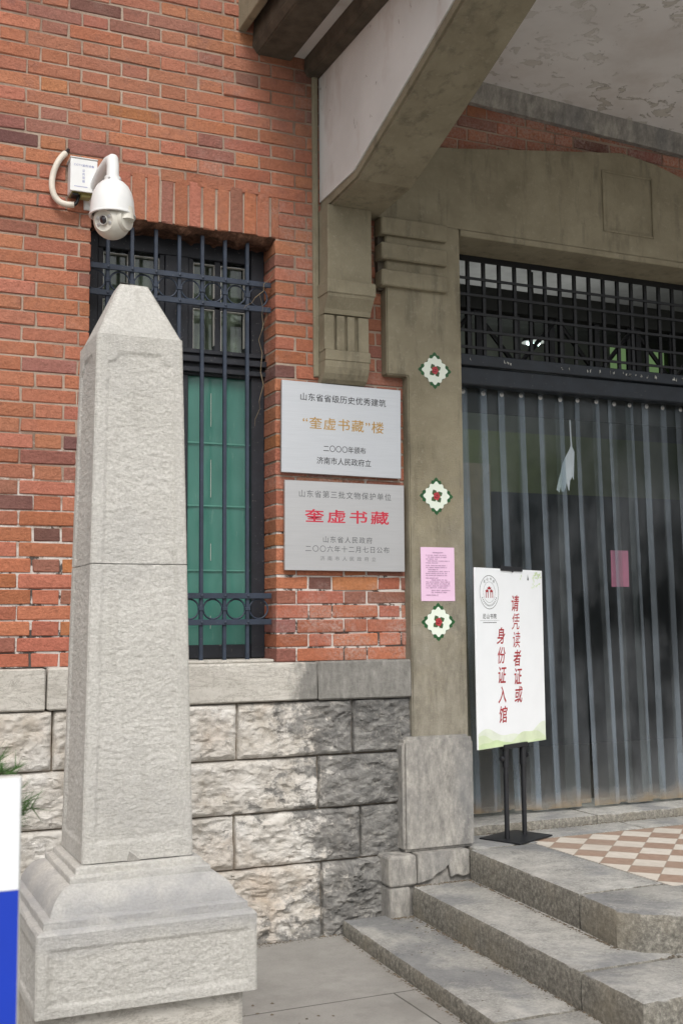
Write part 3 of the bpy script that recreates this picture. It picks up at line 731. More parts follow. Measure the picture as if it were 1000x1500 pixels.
plaque(1.897, 2.523, 2.126, 2.566, M['steel'], "upper pale steel plaque with gold centre line, above the red-lettered plaque",
       [("山东省省级历史优秀建筑", .15, .87, .165, .037, 1.05, 'inkb', .004), ("“奎虚书藏”楼", .17, .85, .445, .058, 1.12, 'gold', .006),
        ("二〇〇〇年颁布", .34, .695, .715, .032, 1.0, 'inkb', .004), ("济南市人民政府立", .285, .74, .85, .035, 1.0, 'inkb', .004)], -.5)
plaque(1.911, 2.536, 1.668, 2.092, M['steel2'], "lower brushed steel plaque with large red characters", 
       [("山东省第三批文物保护单位", .115, .885, .145, .035, 1.2, 'inkg', .002), ("奎虚书藏", .16, .865, .39, .064, 1.25, 'inkr', .014),
        ("山东省人民政府", .31, .72, .65, .031, 1.25, 'inkg', .002), ("二〇〇六年十二月七日公布", .165, .865, .755, .031, 1.2, 'inkg', .002),
        ("济南市人民政府立", .285, .75, .862, .021, 2.0, 'inkg', -.006)], -.2)

# ------------------------------------------------------------------ flower stickers and pink notice on the pier
def flower(cx, cz_, label):
    root = empty("flower_sticker", (cx, -.06, cz_-.09), label, "sticker", "flower stickers on the pier")
    y = -.062
    def disc(mb, pts, y0, mi=0): mb.prism(pts, y0-.0012, y0, mi=mi)
    q = MB()      # dark green diamond ground with leaf tips
    for k in range(4):
        a = k*math.pi/2; ca, sa = math.cos(a), math.sin(a)
        tip = [(0, .094), (.010, .085), (.013, .078), (.025, .077), (.029, .066), (.024, .056), (.012, .044), (-.012, .044), (-.024, .056), (-.029, .066), (-.025, .077), (-.013, .078), (-.010, .085)]
        disc(q, [(cx+u*ca-v*sa, cz_+u*sa+v*ca) for u, v in tip], y)
        b = a+math.pi/4; cb_, sb_ = math.cos(b), math.sin(b)
        q.prism([(cx+u*cb_-v*sb_, cz_+u*sb_+v*cb_) for u, v in [(-.021, .05), (.021, .05), (.017, .0625), (-.017, .0625)]], y-.001, y)
    q.build("leaf_tips", M['leaf'], root)
    q = MB(); P = []
    for i in range(96):
        a = 2*math.pi*i/96; r = .069/(abs(math.cos(a))**1.55+abs(math.sin(a))**1.55)**(1/1.55)*(1.0+.07*math.cos(12*a))
        P.append((cx+r*math.cos(a), cz_+r*math.sin(a)))
    disc(q, P, y-.0014); q.build("petals", M['petal'], root)
    q = MB()
    for a in (.6, 2.2, 3.9, 5.4):
        ca, sa = math.cos(a), math.sin(a)
        disc(q, [(cx+u*ca-v*sa, cz_+u*sa+v*ca) for u, v in [(.008, -.009), (.024, -.014), (.037, -.004), (.030, .006), (.024, .013), (.008, .010)]], y-.0028)
    q.build("sepals", M['stem'], root)
    q = MB(); disc(q, [(cx+(.0175+.002*math.cos(5*a))*math.cos(a), cz_+(.0195+.002*math.cos(5*a))*math.sin(a)) for a in [2*math.pi*i/30 for i in range(30)]], y-.0042)
    for j in range(3):
        disc(q, [(cx+.004*j-.004+(.009-.002*j)*math.cos(a)-(.003 if j else 0), cz_+(.006-.0015*j)*math.sin(a)+.004*j-.004) for a in [2*math.pi*i/14 for i in range(14)]], y-.0055-.0003*j, mi=1 if j % 2 == 0 else 0)
    q.build("rose", [M['rose'], M['rosed']], root)
flower(2.702, 2.672, "topmost white flower sticker on the pier, level with the door grille")
flower(2.70, 2.041, "middle white flower sticker, on the pier above the pink notice")
flower(2.70, 1.423, "lowest white flower sticker, directly below the pink notice")
root = empty("paper_notice", (2.70, -.06, 1.526), "pink printed paper notice pasted on the pier between two flower stickers", "notice")
q = MB(); w_, h_ = 12, 16; U, V = np.meshgrid(np.linspace(2.607, 2.794, w_), np.linspace(1.525, 1.788, h_))
q.grid(np.stack([U, -.0635+.0012*fbm(h_, w_, 5, 2, 8), V], -1)); q.build("sheet", M['pink'], root, smooth=True)
q = MB(); rr = random.Random(4)
q.box(2.672, 2.73, -.0664, -.0660, 1.7605, 1.7645)
zz = 1.748
while zz > 1.545:
    x_ = 2.633+rr.choice((0, 0, .012, .03)); xe = rr.choice((2.766, 2.766, 2.75, 2.70))
    while x_ < xe:
        l = rr.uniform(.006, .03); q.box(x_, min(x_+l, xe), -.0664, -.0660, zz, zz+.0028); x_ += l+rr.uniform(.002, .006)
    zz -= rr.choice((.0095, .0095, .013))
q.build("print", M['pinkink'], root)

# ------------------------------------------------------------------ door: grille, beam, curtain, interior
DX0, DX1 = 2.86, 4.92
gr = empty("entrance_grille", (3.9, .21, 2.7), "black iron transom grille of square mesh above the strip curtain door", "door grille")
y_ = .215
for i in range(21):
    x_ = 2.866+.0985*i
    q = MB(); q.box(x_-.010, x_+.010, y_-.008, y_+.008, 2.80, 3.385, c=.0015); q.build("upright", M['blackiron'], gr)
for z_ in (3.372, 3.262, 3.172, 3.07, 2.975, 2.885):
    q = MB(); hh = .022 if z_ > 3.3 else .0095; q.box(DX0, DX1, y_-.0155, y_-.0085, z_-hh*.8, z_+hh*.8, c=.001); q.build("rail", M['blackiron'], gr)
q = MB(); q.box(DX0, DX1, y_-.02, y_+.03, 2.785, 2.845, c=.003); rr = random.Random(9)
for i in range(34):
    x_ = rr.uniform(DX0+.08, DX1-.05); s_ = rr.uniform(.003, .008)*(1.8 if x_ > 4.3 else 1)
    q.prism([(x_+s_*math.cos(a)*rr.uniform(.4, 1.5), 2.815+rr.uniform(-.012, .012)+s_*.6*math.sin(a)*rr.uniform(.4, 1.3)) for a in (0, 1, 2, 3, 4, 5)], y_-.0215, y_-.019, mi=1)
q.build("bottom_plate", [M['beam_iron'], M['putty']], gr)
# truss of the folding gate behind the mesh
yb = .42
for i in range(4):
    x_ = 2.95+.55*i
    q = MB(); q.tube([(x_, yb, 2.86), (x_+.27, yb, 3.16)], .014, 6); q.build("brace", M['blackiron'], gr)
    q = MB(); q.tube([(x_+.27, yb, 3.16), (x_+.54, yb, 2.86)], .014, 6); q.build("brace", M['blackiron'], gr)
    for d in (0, .235, .30):
        q = MB(); q.box(x_+d-.018, x_+d+.018, yb-.006, yb+.012, 2.85, 3.20); q.build("strut", M['blackiron'], gr)
q = MB(); q.box(DX0, DX1, yb-.03, yb+.04, 3.16, 3.29); q.build("top_chord", M['dark'], gr)
q = MB(); q.box(DX0, DX1, .22, .30, 2.685, 2.782, c=.006); q.build("head_beam", M['beam_iron'], gr)

sc_ = empty("strip_curtain", (3.9, .33, .41), "clear overlapping plastic strip curtain filling the doorway behind the sign stand", "strip curtain")
q = MB(); q.box(DX0, DX1, .336, .35, 2.56, 2.70); q.build("hanging_plate", M['dark'], sc_)
SP = .122
rr = random.Random(21)
for i in range(17):
    xc = DX0+.05+SP*i
    if xc > DX1-.04: break
    w_, h_ = 33, 26
    t = np.linspace(-.5, .5, w_); zz = np.linspace(.412+rr.uniform(-.008, .012), 2.69, h_)
    U, V = np.meshgrid(t, zz); ph = rr.uniform(0, 6)
    drift = (rr.uniform(.005, .05)+.03*(i/16))*((2.69-V)/2.27)**1.3
    if i == 7: drift = drift-.045*((2.69-V)/2.27)**1.6       # the parting in the middle
    wd = SP+(.036 if i % 2 else .044)+.012*rr.random()
    dep = .326+(.006 if i % 2 else -.004)-.005*np.cos(U*math.pi)+.006*np.sin(V*1.9+ph)*(2.69-V)/2.2
    xc += rr.uniform(-.012, .012); q = MB(); q.grid(np.stack([xc+U*wd+drift, dep, V], -1))
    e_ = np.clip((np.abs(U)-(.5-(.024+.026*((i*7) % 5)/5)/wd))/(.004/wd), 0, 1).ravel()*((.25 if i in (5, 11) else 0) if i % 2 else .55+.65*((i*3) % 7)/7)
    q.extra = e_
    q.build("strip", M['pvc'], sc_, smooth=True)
    q = MB(); q.lathe([(0, -.006), (.005, -.004), (.008, 0), (.013, .001), (.013, .004)], (xc+SP/2, .314, 2.668+rr.uniform(-.004, .004)), (0, 1, 0), 10)
    q.build("rivet", M['steel2'], sc_)

tag((lambda q: (q.box(4.053, 4.175, .352, .354, 1.614, 1.822), q.build("paper_notice", M['pinkdark']))[1])(MB()), "dark pink sheet seen through the plastic door strips", "notice")
q = MB(); rr = random.Random(2)
P = [(3.785, 2.575), (3.793, 2.572), (3.797, 2.45), (3.800, 2.403), (3.811, 2.377), (3.807, 2.30), (3.803, 2.217), (3.795, 2.235), (3.779, 2.21), (3.770, 2.15), (3.761, 2.163), (3.752, 2.20), (3.744, 2.165), (3.733, 2.145), (3.721, 2.148), (3.716, 2.175), (3.705, 2.141), (3.683, 2.155), (3.70, 2.21), (3.716, 2.25), (3.728, 2.30), (3.752, 2.35), (3.778, 2.385), (3.790, 2.41)]
q.prism([(a, b) for a, b in P], .338, .3405)
q.xf(lambda p: (p[0], p[1]+.003*math.sin(p[0]*90), p[2]))
tag(q.build("cloth_scrap", M['cloth']), "torn white cloth scrap hanging behind the door strips", "cloth")

# interior room (kept inside the building)
q = MB()
q.box(1.9, 2.0, .62, 3.5, .33, 4.1); q.box(8.6, 8.7, .25, 3.5, .33, 4.1); q.box(1.9, 8.7, .25, .62, 3.64, 4.1)
q.box(2.0, 2.86, .62, .66, .33, 3.64); q.box(4.92, 8.6, .3, .66, .33, 3.64)
q.box(2.0, 8.6, 3.4, 3.5, .33, 3.42); q.box(2.0, 8.6, 3.4, 3.5, 3.95, 4.1)
for a, b in ((2.0, 6.42), (6.72, 6.82), (7.12, 8.6)): q.box(a, b, 3.4, 3.5, 3.42, 3.95)
q.build("interior_wall", M['inwall'], bld)
q = MB(); q.box(2.0, 8.6, 3.36, 3.399, .36, 3.05); q.build("green_lit_wall", M['olive'], bld)  # olive colour paints the green light on the upper far wall
q = MB(); q.box(2.0, 4.62, 3.32, 3.359, .36, 2.30); q.box(5.05, 8.6, 3.32, 3.359, .36, 2.52); q.build("unlit_lower_wall", M['navydark'], bld)  # near-black sheets paint the unlit lower part of that wall
q = MB(); q.box(4.62, 5.05, 3.28, 3.359, .36, 2.75); q.build("pilaster", M['beige'], bld)
q = MB(); q.box(1.9, 8.7, .25, 3.5, 4.0, 4.05); q.build("interior_ceiling", M['inceil'], bld)
q = MB(); q.box(2.0, 8.6, 2.5, 2.8, 3.77, 4.0); q.box(2.0, 8.6, 2.55, 2.75, 3.74, 3.77); q.build("interior_beam", M['dark'], bld)
q = MB(); q.box(1.9, 8.7, .62, 3.5, .30, .36); q.build("interior_floor", M['infloor'], bld)
for a, b in ((6.42, 6.72), (6.82, 7.12)):
    q = MB(); q.box(a, b, 3.44, 3.45, 3.42, 3.95); q.build("clerestory_window", M['greenglass'], bld)
lp = empty("ceiling_lamp", (4.66, 2.0, 3.42), "small lit twin lamp glowing inside, seen through the black transom mesh", "lamp")
q = MB(); q.lathe([(0, .03), (.075, .03), (.085, .0), (0, .0)], (4.66, 2.0, 3.47)); q.tube([(4.66, 2.0, 3.5), (4.66, 2.0, 4.0)], .012, 8); q.build("lamp_body", M['dark'], lp, smooth=R(40))
for dx in (-.032, .032):
    q = MB(); q.lathe([(0, -.022), (.012, -.02), (.024, -.008), (.026, 0)], (4.66+dx, 2.0, 3.468), seg=16); q.build("bulb", M['lamp'], lp, smooth=True)
il = bpy.data.lights.new("lamp_light", 'POINT'); il.energy = 16; il.shadow_soft_size = .15; il.color = (.95, 1, .95)
ilo = bpy.data.objects.new("lamp_light", il); S.collection.objects.link(ilo); ilo.parent = lp; ilo.location = (0, 0, -.12)

# ------------------------------------------------------------------ steps and platform
st = empty("entrance_steps", (3.2, -.8, 0), "worn grey stone entrance steps with a checker tiled landing", "steps")
def slab(mb, poly, z0, z1, jit=.0, step=.02, rough=.0012, seed=1):
    """stone block from a plan polygon with a softly worn arris and uneven top"""
    # refine the outline
    P = []
    for (a, b), (c, d) in zip(poly, poly[1:]+poly[:1]):
        L = math.hypot(c-a, d-b); n_ = max(1, int(L/step))
        for k in range(n_): P.append((a+(c-a)*k/n_, b+(d-b)*k/n_))
    g_ = random.Random(seed); n_ = len(P); cx = sum(p[0] for p in poly)/len(poly); cy = sum(p[1] for p in poly)/len(poly)
    def ring(ins, z, jz):
        out = []
        for i, (a, b) in enumerate(P):
            pa, pb = P[i-1]; na, nb = P[(i+1) % n_]; tx, ty = na-pa, nb-pb; l = math.hypot(tx, ty) or 1
            nx_, ny_ = -ty/l, tx/l
            if (cx-a)*nx_+(cy-b)*ny_ < 0: nx_, ny_ = -nx_, -ny_
            j = g_.uniform(-rough, rough)
            out.append((a+nx_*(ins+j), b+ny_*(ins+j), z+g_.uniform(-jz, jz)))
        return out
    hgt = z1-z0
    rings = [ring(.004, z0, 0), ring(0, z0+hgt*.3, rough*.4), ring(0, z0+hgt*.62, rough*.4), ring(.001, z1-.014, rough*.5), ring(.006, z1-.004, rough*.35), ring(.016, z1, 0)]
    vs = sum(rings, []); fs = []
    for r_ in range(len(rings)-1):
        fs += [(r_*n_+i, r_*n_+(i+1) % n_, (r_+1)*n_+(i+1) % n_, (r_+1)*n_+i) for i in range(n_)]
    fs.append(tuple((len(rings)-1)*n_+i for i in range(n_))); fs.append(tuple(range(n_-1, -1, -1)))
    mb.add(vs, fs)
Z1, Z2, Z3 = .345, .205, .07
q = MB()
slab(q, [(2.80, -.155), (3.168, -.155), (3.166, -1.105), (2.742, -1.105)], .20, Z1, seed=3)
slab(q, [(2.740, -1.118), (3.166, -1.118), (3.166, -1.155), (3.60, -1.155), (3.62, -1.54), (2.88, -1.54), (2.765, -1.475), (2.712, -1.385)], .20, Z1, seed=4, rough=.002)
slab(q, [(3.61, -1.155), (5.4, -1.155), (5.4, -1.54), (3.63, -1.54)], .20, Z1, seed=5)
q.build("step", M['step'], st, smooth=R(35))
q = MB()
slab(q, [(2.492, -.155), (2.86, -.155), (2.86, -1.55), (2.425, -1.55)], .06, Z2, seed=6)
slab(q, [(2.424, -1.562), (2.86, -1.562), (2.86, -1.52), (3.4, -1.52), (3.4, -1.90), (2.405, -1.92)], .06, Z2, seed=7, rough=.0018)
slab(q, [(3.41, -1.50), (5.4, -1.50), (5.4, -1.90), (3.41, -1.90)], .06, Z2, seed=8)
q.build("step", M['step'], st, smooth=R(35))
q = MB()
slab(q, [(2.172, -.075), (2.60, -.075), (2.60, -1.52), (2.094, -1.52)], -.03, Z3, seed=9)
slab(q, [(2.093, -1.532), (2.60, -1.532), (2.60, -2.32), (2.05, -2.32)], -.03, Z3, seed=10)
slab(q, [(2.61, -1.80), (5.4, -1.80), (5.4, -2.30), (2.61, -2.30)], -.03, Z3, seed=11)
q.build("step", M['step'], st, smooth=R(35))
q = MB(); q.box(2.55, 5.3, -1.52, .28, -.03, .19); q.box(2.90, 5.3, -1.40, .28, .19, .33); q.build("step_core", M['mortar'], st)
q = MB(); q.box(3.170, 5.35, -1.152, -.072, .30, Z1-.003); q.build("tile_landing", M['tile'], st)
q = MB()
slab(q, [(2.83, -.15), (3.166, -.15), (3.166, -.068), (3.9, -.066), (3.9, .15), (2.83, .15)], .30, Z1+.001, seed=12)
slab(q, [(3.905, -.066), (5.35, -.066), (5.35, .15), (3.905, .15)], .30, Z1+.001, seed=13)
slab(q, [(2.83, .142), (3.75, .142), (3.75, .64), (2.83, .64)], .30, .392, seed=14)
slab(q, [(3.755, .142), (5.35, .142), (5.35, .64), (3.755, .64)], .30, .392, seed=15)
q.build("threshold", M['step'], st, smooth=R(35))

# ------------------------------------------------------------------ standing sign
SC, TH = (3.152, -.006), R(25); Zb = .3465
ct, sn = math.cos(TH), math.sin(TH)
def sp_(u, d, z): return (SC[0]+u*ct-d*sn, SC[1]+u*sn+d*ct, z)   # u along the board, d away from its face, z up
def rot(mb): return mb.xf(lambda p: sp_(*p))
sg = empty("sign_stand", (SC[0], SC[1], Zb), "white notice board with red characters on black two-pole stand at the doorway", "sign stand")
q = MB(); q.box(-.15, .15, -.12, .12, Zb, Zb+.007, c=.002); rot(q).build("base_plate", M['blackm'], sg)
for u in (-.08, .08):
    q = MB(); q.tube([(u, 0, Zb+.006), (u, 0, .80)], .0125, 14); q.tube([(u, 0, .70), (u, 0, .79)], .0165, 14); rot(q).build("pole", M['blackm'], sg, smooth=R(40))
    s_ = -1 if u < 0 else 1
    q = MB(); q.tube([(u+s_*.012, 0, .745), (u+s_*.03, 0, .745)], .006, 10); q.lathe([(0, 0), (.013, .001), (.014, .008), (.010, .016), (0, .017)], (u+s_*.028, 0, .745), (s_, 0, 0), 12); rot(q).build("knob", M['blackm'], sg, smooth=R(40))
q = MB(); q.box(-.105, .105, -.017, .017, .790, .812, c=.002); rot(q).build("clip", M['blackm'], sg)
q = MB(); q.box(-.10, .10, -.012, .012, 1.678, 1.702, c=.002); q.tube([(0, -.012, 1.676), (0, -.016, 1.676)], .005, 8); rot(q).build("clip", M['blackm'], sg)
q = MB(); q.box(.0-.009, .009, .006, .02, .81, 1.68, c=.002); rot(q).build("back_pole", M['blackm'], sg)
q = MB(); q.box(-.322, .298, -.005, .005, .805, 1.688, c=.001); board = rot(q).build("board", M['board'], sg)
yb_ = -.0056
bp = lambda u, v: sp_(u, yb_, v)
q = MB()
for k, c in enumerate("请凭读者证或"): lettering(q, c, .030+.003*k, 1.515-.0925*k, .070, .083, bp, bold=.003 if c in "凭读" else .013, slant=.14)
for k, c in enumerate("身份证入馆"): lettering(q, c, -.105+.001*k, 1.352-.0975*k, .072, .084, bp, bold=.013, slant=.14)
q.build("lettering", M['inkred'], board)
# emblem
ec = (-.203, 1.568)
q = MB()
def ringp(r0, r1, n=48):
    for i in range(n):
        a, b = 2*math.pi*i/n, 2*math.pi*(i+1)/n
        q.add([bp(ec[0]+r*math.cos(t), ec[1]+r*math.sin(t)) for r, t in ((r0, a), (r1, a), (r1, b), (r0, b))], [(0, 1, 2, 3)])
ringp(.0815, .084); ringp(.0505, .0518)
for i, c in enumerate("尼山书院"):
    a = R(128-25*i); lettering(q, c, ec[0]+.067*math.cos(a), ec[1]+.067*math.sin(a), .015, .015, bp)
for i in range(15):
    a = R(205+130*i/14); q.add([bp(ec[0]+r*math.cos(a+d), ec[1]+r*math.sin(a+d)) for r, d in ((.062, -.03), (.071, -.03), (.071, .03), (.062, .03))], [(0, 1, 2, 3)])
lettering(q, "尼山书院", -.203, 1.449, .12, .026, bp, 1.2, .008)
q.add([bp(u, v) for u, v in ((-.29, 1.428), (-.115, 1.428), (-.115, 1.4288), (-.29, 1.4288))], [(0, 1, 2, 3)])
for i in range(16): q.add([bp(-.262+.0075*i+a, 1.416+b) for a, b in ((0, 0), (.005, 0), (.005, .004), (0, .004))], [(0, 1, 2, 3)])
q.build("emblem", M['inkb'], board)
q = MB()
for u, w_, v in ((-.222, .022, 1.574), (-.203, .026, 1.588), (-.184, .022, 1.574)):
    q.add([bp(u+a*w_, v+b) for a, b in ((-.75, .004), (-.45, -.006), (.45, -.006), (.75, .004), (.4, .002), (.25, .008), (-.25, .008), (-.4, .002))], [tuple(range(8))])
for u in (-.232, -.214, -.192, -.174): q.add([bp(u+a, b) for a, b in ((-.003, 1.54), (.003, 1.54), (.003, 1.572), (-.003, 1.572))], [(0, 1, 2, 3)])
q.build("gate_emblem", M['inkred'], board)
# printed hills and leaves
def hill(pts, mat, d):
    q = MB(); P = [(-.321, .806)]+pts+[(.297, .806)]
    q.add([sp_(u, -.0052-d, v) for u, v in P], [tuple(range(len(P)))]); return q.build("printed_hills", M[mat], board)
def curve(fn, n=40): return [(-.321+.618*i/(n-1), fn(i/(n-1))) for i in range(n)]
hill(curve(lambda t: .868+.022*math.sin(t*7+.6)+.012*math.sin(t*15)+.02*max(0, t-.7)), 'hill3', 0)
hill(curve(lambda t: .845+.022*math.sin(t*9+1.2)+.006*math.sin(t*23)), 'hill1', .0002)
hill(curve(lambda t: .812+.024*max(0, math.sin(t*6+.3))+.004*math.sin(t*31)+.002), 'hill2', .0004)
q = MB(); rr = random.Random(5)
for i in range(38):
    u, v = .25+rr.gauss(0, .03), 1.655+rr.gauss(0, .02)
    if u > .285 or v > 1.68: continue
    a = rr.uniform(0, 6.3); l = rr.uniform(.006, .014)
    q.add([sp_(u+p*math.cos(a)-r*math.sin(a), yb_, v+p*math.sin(a)+r*math.cos(a)) for p, r in ((-l, 0), (0, .3*l), (l, 0), (0, -.3*l))], [(0, 1, 2, 3)])
for u, v in ((.205, 1.615), (.212, 1.60), (.195, 1.596), (.095, 1.655), (.085, 1.64)):
    q.add([sp_(u+a, yb_, v+b) for a, b in ((-.004, 0), (0, .009), (.004, 0), (0, -.007))], [(0, 1, 2, 3)])
q.build("printed_leaves", M['hill2'], board)
q = MB(); q.add([sp_(u, yb_, v) for u, v in ((.150, 1.637), (.158, 1.632), (.166, 1.640), (.160, 1.652), (.156, 1.668), (.1545, 1.652))], [(0, 1, 2, 3, 4, 5)])
q.build("printed_bird", M['inkg'], board)

# ------------------------------------------------------------------ obelisk
OX, OY = .844, -1.435
ob = empty("stone_obelisk", (OX, OY, 0), "pale limestone obelisk post with tapering rough panels on a moulded pedestal", "obelisk")
HB, HT, ZB, ZTOP, ZJ = .166, .134, .733, 2.315, 1.608
def half(z): return HB+(HT-HB)*(z-ZB)/(ZTOP-ZB)
def rough_face(mb, k, z0, z1, hf, pz0, pz1, bord, seed, amp=.0015, notch=.0):
    """one dressed face: k quarter turns, panel with rough centre"""
    st = .0046; h = max(4, int((z1-z0)/st)); w = max(6, int(2*hf((z0+z1)/2)/st))
    V = np.linspace(z0, z1, h)[:, None]*np.ones((1, w)); HF = hf(V); U = np.linspace(-1, 1, w)[None]*HF
    ex = HF-bord-np.abs(U); ez = np.minimum(V-pz0, pz1-V); ins = np.minimum(ex, ez)
    if notch:
        d2 = np.hypot(np.minimum(ex, 1)-0, (pz1-V)-0); ins = np.where((V > pz1-.1), np.minimum(ins, np.hypot(np.clip(ex, 0, 9), np.clip(pz1-V, 0, 9))-notch), ins)
    msk = np.clip(ins/.006, 0, 1)
    n = fbm(h, w, 1.9, 2, seed, .75, 1.5)+.35*fbm(h, w, 9, 2, seed+31)
    dep = msk*(-.0048+amp*n)+(1-msk)*.0004*fbm(h, w, 5, 2, seed+2)
    # worn arrises
    ea = HF-np.abs(U); dep = dep-.003*np.clip(1-ea/.006, 0, 1)
    X_, Y_ = U, -(HF+dep)
    a = k*math.pi/2; c_, s_ = math.cos(a), math.sin(a)
    mb.grid(np.stack([OX+X_*c_-Y_*s_, OY+X_*s_+Y_*c_, V], -1))
for z0, z1, p0, p1, nm, sd2 in ((ZB+.003, ZJ-.0012, ZB+.055, ZJ+1, "lower_shaft", 40), (ZJ+.0012, ZTOP, ZJ-1, ZTOP-.052, "upper_shaft", 60)):
    q = MB()
    for k in range(4): rough_face(q, k, z0, z1, half, p0, p1, .034, sd2+k*7, notch=.032 if nm == "upper_shaft" else 0)
    a, b = half(z0)-.003, half(z1)-.003
    q.box(OX-b+.004, OX+b-.004, OY-b+.004, OY+b-.004, z0, z1-.0004)
    q.build(nm, M['obelisk'], ob, smooth=R(50))
q = MB(); q.prism([(OX-.035, .734), (OX+.005, .734), (OX-.012, .750), (OX-.028, .762)], OY-HB-.0012, OY-HB+.004); q.build("chipped_foot", M['cut'], ob)
q = MB(); h0, h1, z0, z1 = .131, .0455, ZTOP-.001, 2.502
N_ = 14; vs = []
for k in range(4):
    a = k*math.pi/2; c_, s_ = math.cos(a), math.sin(a)
    V = np.linspace(0, 1, N_)[:, None]*np.ones((1, N_)); HF = h0+(h1-h0)*V; U = np.linspace(-1, 1, N_)[None]*HF
    Y = -(HF-.003*np.clip(1-(HF-np.abs(U))/.006, 0, 1)+.0012*fbm(N_, N_, 3, 2, 80+k))
    Z = z0+(z1-z0)*V
    X_, Y_ = U, Y; q.grid(np.stack([OX+X_*c_-Y_*s_, OY+X_*s_+Y_*c_, Z], -1))
V_ = h1-.003
q.add([(OX-V_, OY-V_, z1+.006), (OX+V_, OY-V_, z1-.003), (OX+V_, OY+V_, z1+.001), (OX-V_, OY+V_, z1+.004), (OX-V_*.2, OY-V_, z1-.001), (OX-V_*.3, OY-V_, z1+.005)], [(0, 5, 4, 1, 2, 3)])
q.build("pyramid_cap", M['obelisk'], ob, smooth=R(50))
# moulded pedestal
q = MB()
prof = [(.172, .733), (.184, .731), (.187, .728), (.188, .713), (.206, .710), (.208, .707), (.208, .692), (.222, .689), (.243, .674), (.259, .654), (.269, .632), (.272, .619), (.290, .616), (.293, .613), (.294, .593), (.309, .590), (.315, .582)]
rings = []
nS = 22
for hf, z_ in prof:
    ring_ = []
    for k in range(4):
        a = k*math.pi/2; c_, s_ = math.cos(a), math.sin(a)
        for i in range(nS):
            u = -1+2*i/nS; X_, Y_ = u*hf, -hf+rnd.uniform(-.0013, .0013)
            ring_.append((OX+X_*c_-Y_*s_, OY+X_*s_+Y_*c_, z_+rnd.uniform(-.001, .001)))
    rings.append(ring_)
nR = 4*nS
q.add(sum(rings, []), [(r_*nR+i, r_*nR+(i+1) % nR, (r_+1)*nR+(i+1) % nR, (r_+1)*nR+i) for r_ in range(len(prof)-1) for i in range(nR)]+[tuple(range(nR))])
q.build("moulding", M['obelisk'], ob, smooth=R(30))
q = MB()
for k in range(4): rough_face(q, k, .366, .583, lambda z: .316+0*z, .392, .545, .03, 120+k*5, .0017)
q.box(OX-.309, OX+.309, OY-.309, OY+.309, .3665, .5815); q.build("pedestal", M['obelisk'], ob, smooth=R(50))
q = MB(); q.box(OX-.285, OX+.285, OY-.285, OY+.285, -.02, .368, c=.012, jit=.003); q.build("base_block", M['sill'], ob)

# ------------------------------------------------------------------ CCTV camera, box, conduit
DC = Vector((1.03, -.30, 3.13))
cc = empty("security_camera", (1.03, 0, 3.05), "white dome security camera on a gooseneck wall arm above the window", "security camera")
q = MB(); q.box(.965, 1.045, -.014, .0, 3.27, 3.40, c=.004)
q.tube([(1.0, -.01, 3.325), (1.004, -.08, 3.35), (1.012, -.18, 3.385), (1.024, -.255, 3.405), (1.03, -.29, 3.402), (1.03, -.30, 3.375), (1.03, -.30, 3.30)], [.034, .032, .029, .0275, .027, .026, .027], 20)
q.build("wall_arm", M['white'], cc, smooth=R(50))
q = MB(); q.lathe([(.028, 3.325), (.034, 3.322), (.036, 3.305), (.050, 3.296), (.068, 3.278), (.082, 3.250), (.090, 3.215), (.0935, 3.18), (.0945, 3.158), (.098, 3.155), (.098, 3.149), (.090, 3.147), (.084, 3.155)], (1.03, -.30, 0), seg=40); q.build("housing", M['white'], cc, smooth=R(35))
q = MB()
for a in range(5):
    t = R(20+72*a); q.lathe([(0, 0), (.005, .001), (.006, .006), (0, .007)], (1.03+.04*math.cos(t), -.30+.04*math.sin(t), 3.302), seg=8)
q.build("bolt", M['steel2'], cc)
tocam = (Vector((0, -5, 1.43))-DC).normalized(); rt = Vector((math.cos(YAW), -math.sin(YAW), 0))
fn = (tocam*.86-rt*.50+Vector((0, 0, .05))).normalized(); rx = Vector((0, 0, 1)).cross(fn).normalized(); uy = fn.cross(rx)
rb = .079
q = MB(); q.lathe([(rb*math.sin(R(a)), rb*math.cos(R(a))) for a in range(180, 34, -6)]+[(rb*math.sin(R(34)), rb*math.cos(R(34))), (.040, rb*.80), (0, rb*.80)], DC, fn, 40); ball = q.build("camera_ball", M['offwhite'], cc, smooth=R(35))
q = MB(); c0 = DC+fn*(rb*.80); 
q.lathe([(.0205, 0), (.0215, .007), (.019, .009), (.016, .004)], c0-rx*.0+uy*.002, fn, 24); q.build("lens_ring", M['lens_ring'], ball, smooth=R(40))
q = MB(); q.lathe([(.0188, .002), (.012, .0085), (0, .0105)], c0+uy*.002, fn, 24); q.build("lens", M['lens'], ball, smooth=True)
q = MB()
for a in (25, 155, 205, 335):
    p = c0+(rx*math.cos(R(a))+uy*math.sin(R(a)))*.031-fn*.001; q.lathe([(.0075, 0), (.0075, .003), (.005, .004), (0, .003)], p, fn, 14)
q.build("infrared_light", M['steel2'], ball, smooth=R(40))
side = (rx*-1 if rx.dot(rt) < 0 else rx)
q = MB(); q.lathe([(.053, -.02), (.053, 0), (.047, .011), (0, .014)], DC+side*(rb*.80), side, 28)
p0 = DC+side*(rb*.86); q.tube([p0+Vector((0, 0, -.01)), p0+Vector((0, 0, .045))-side*.008], .036, 16); q.build("yoke", M['offwhite'], cc, smooth=R(40))

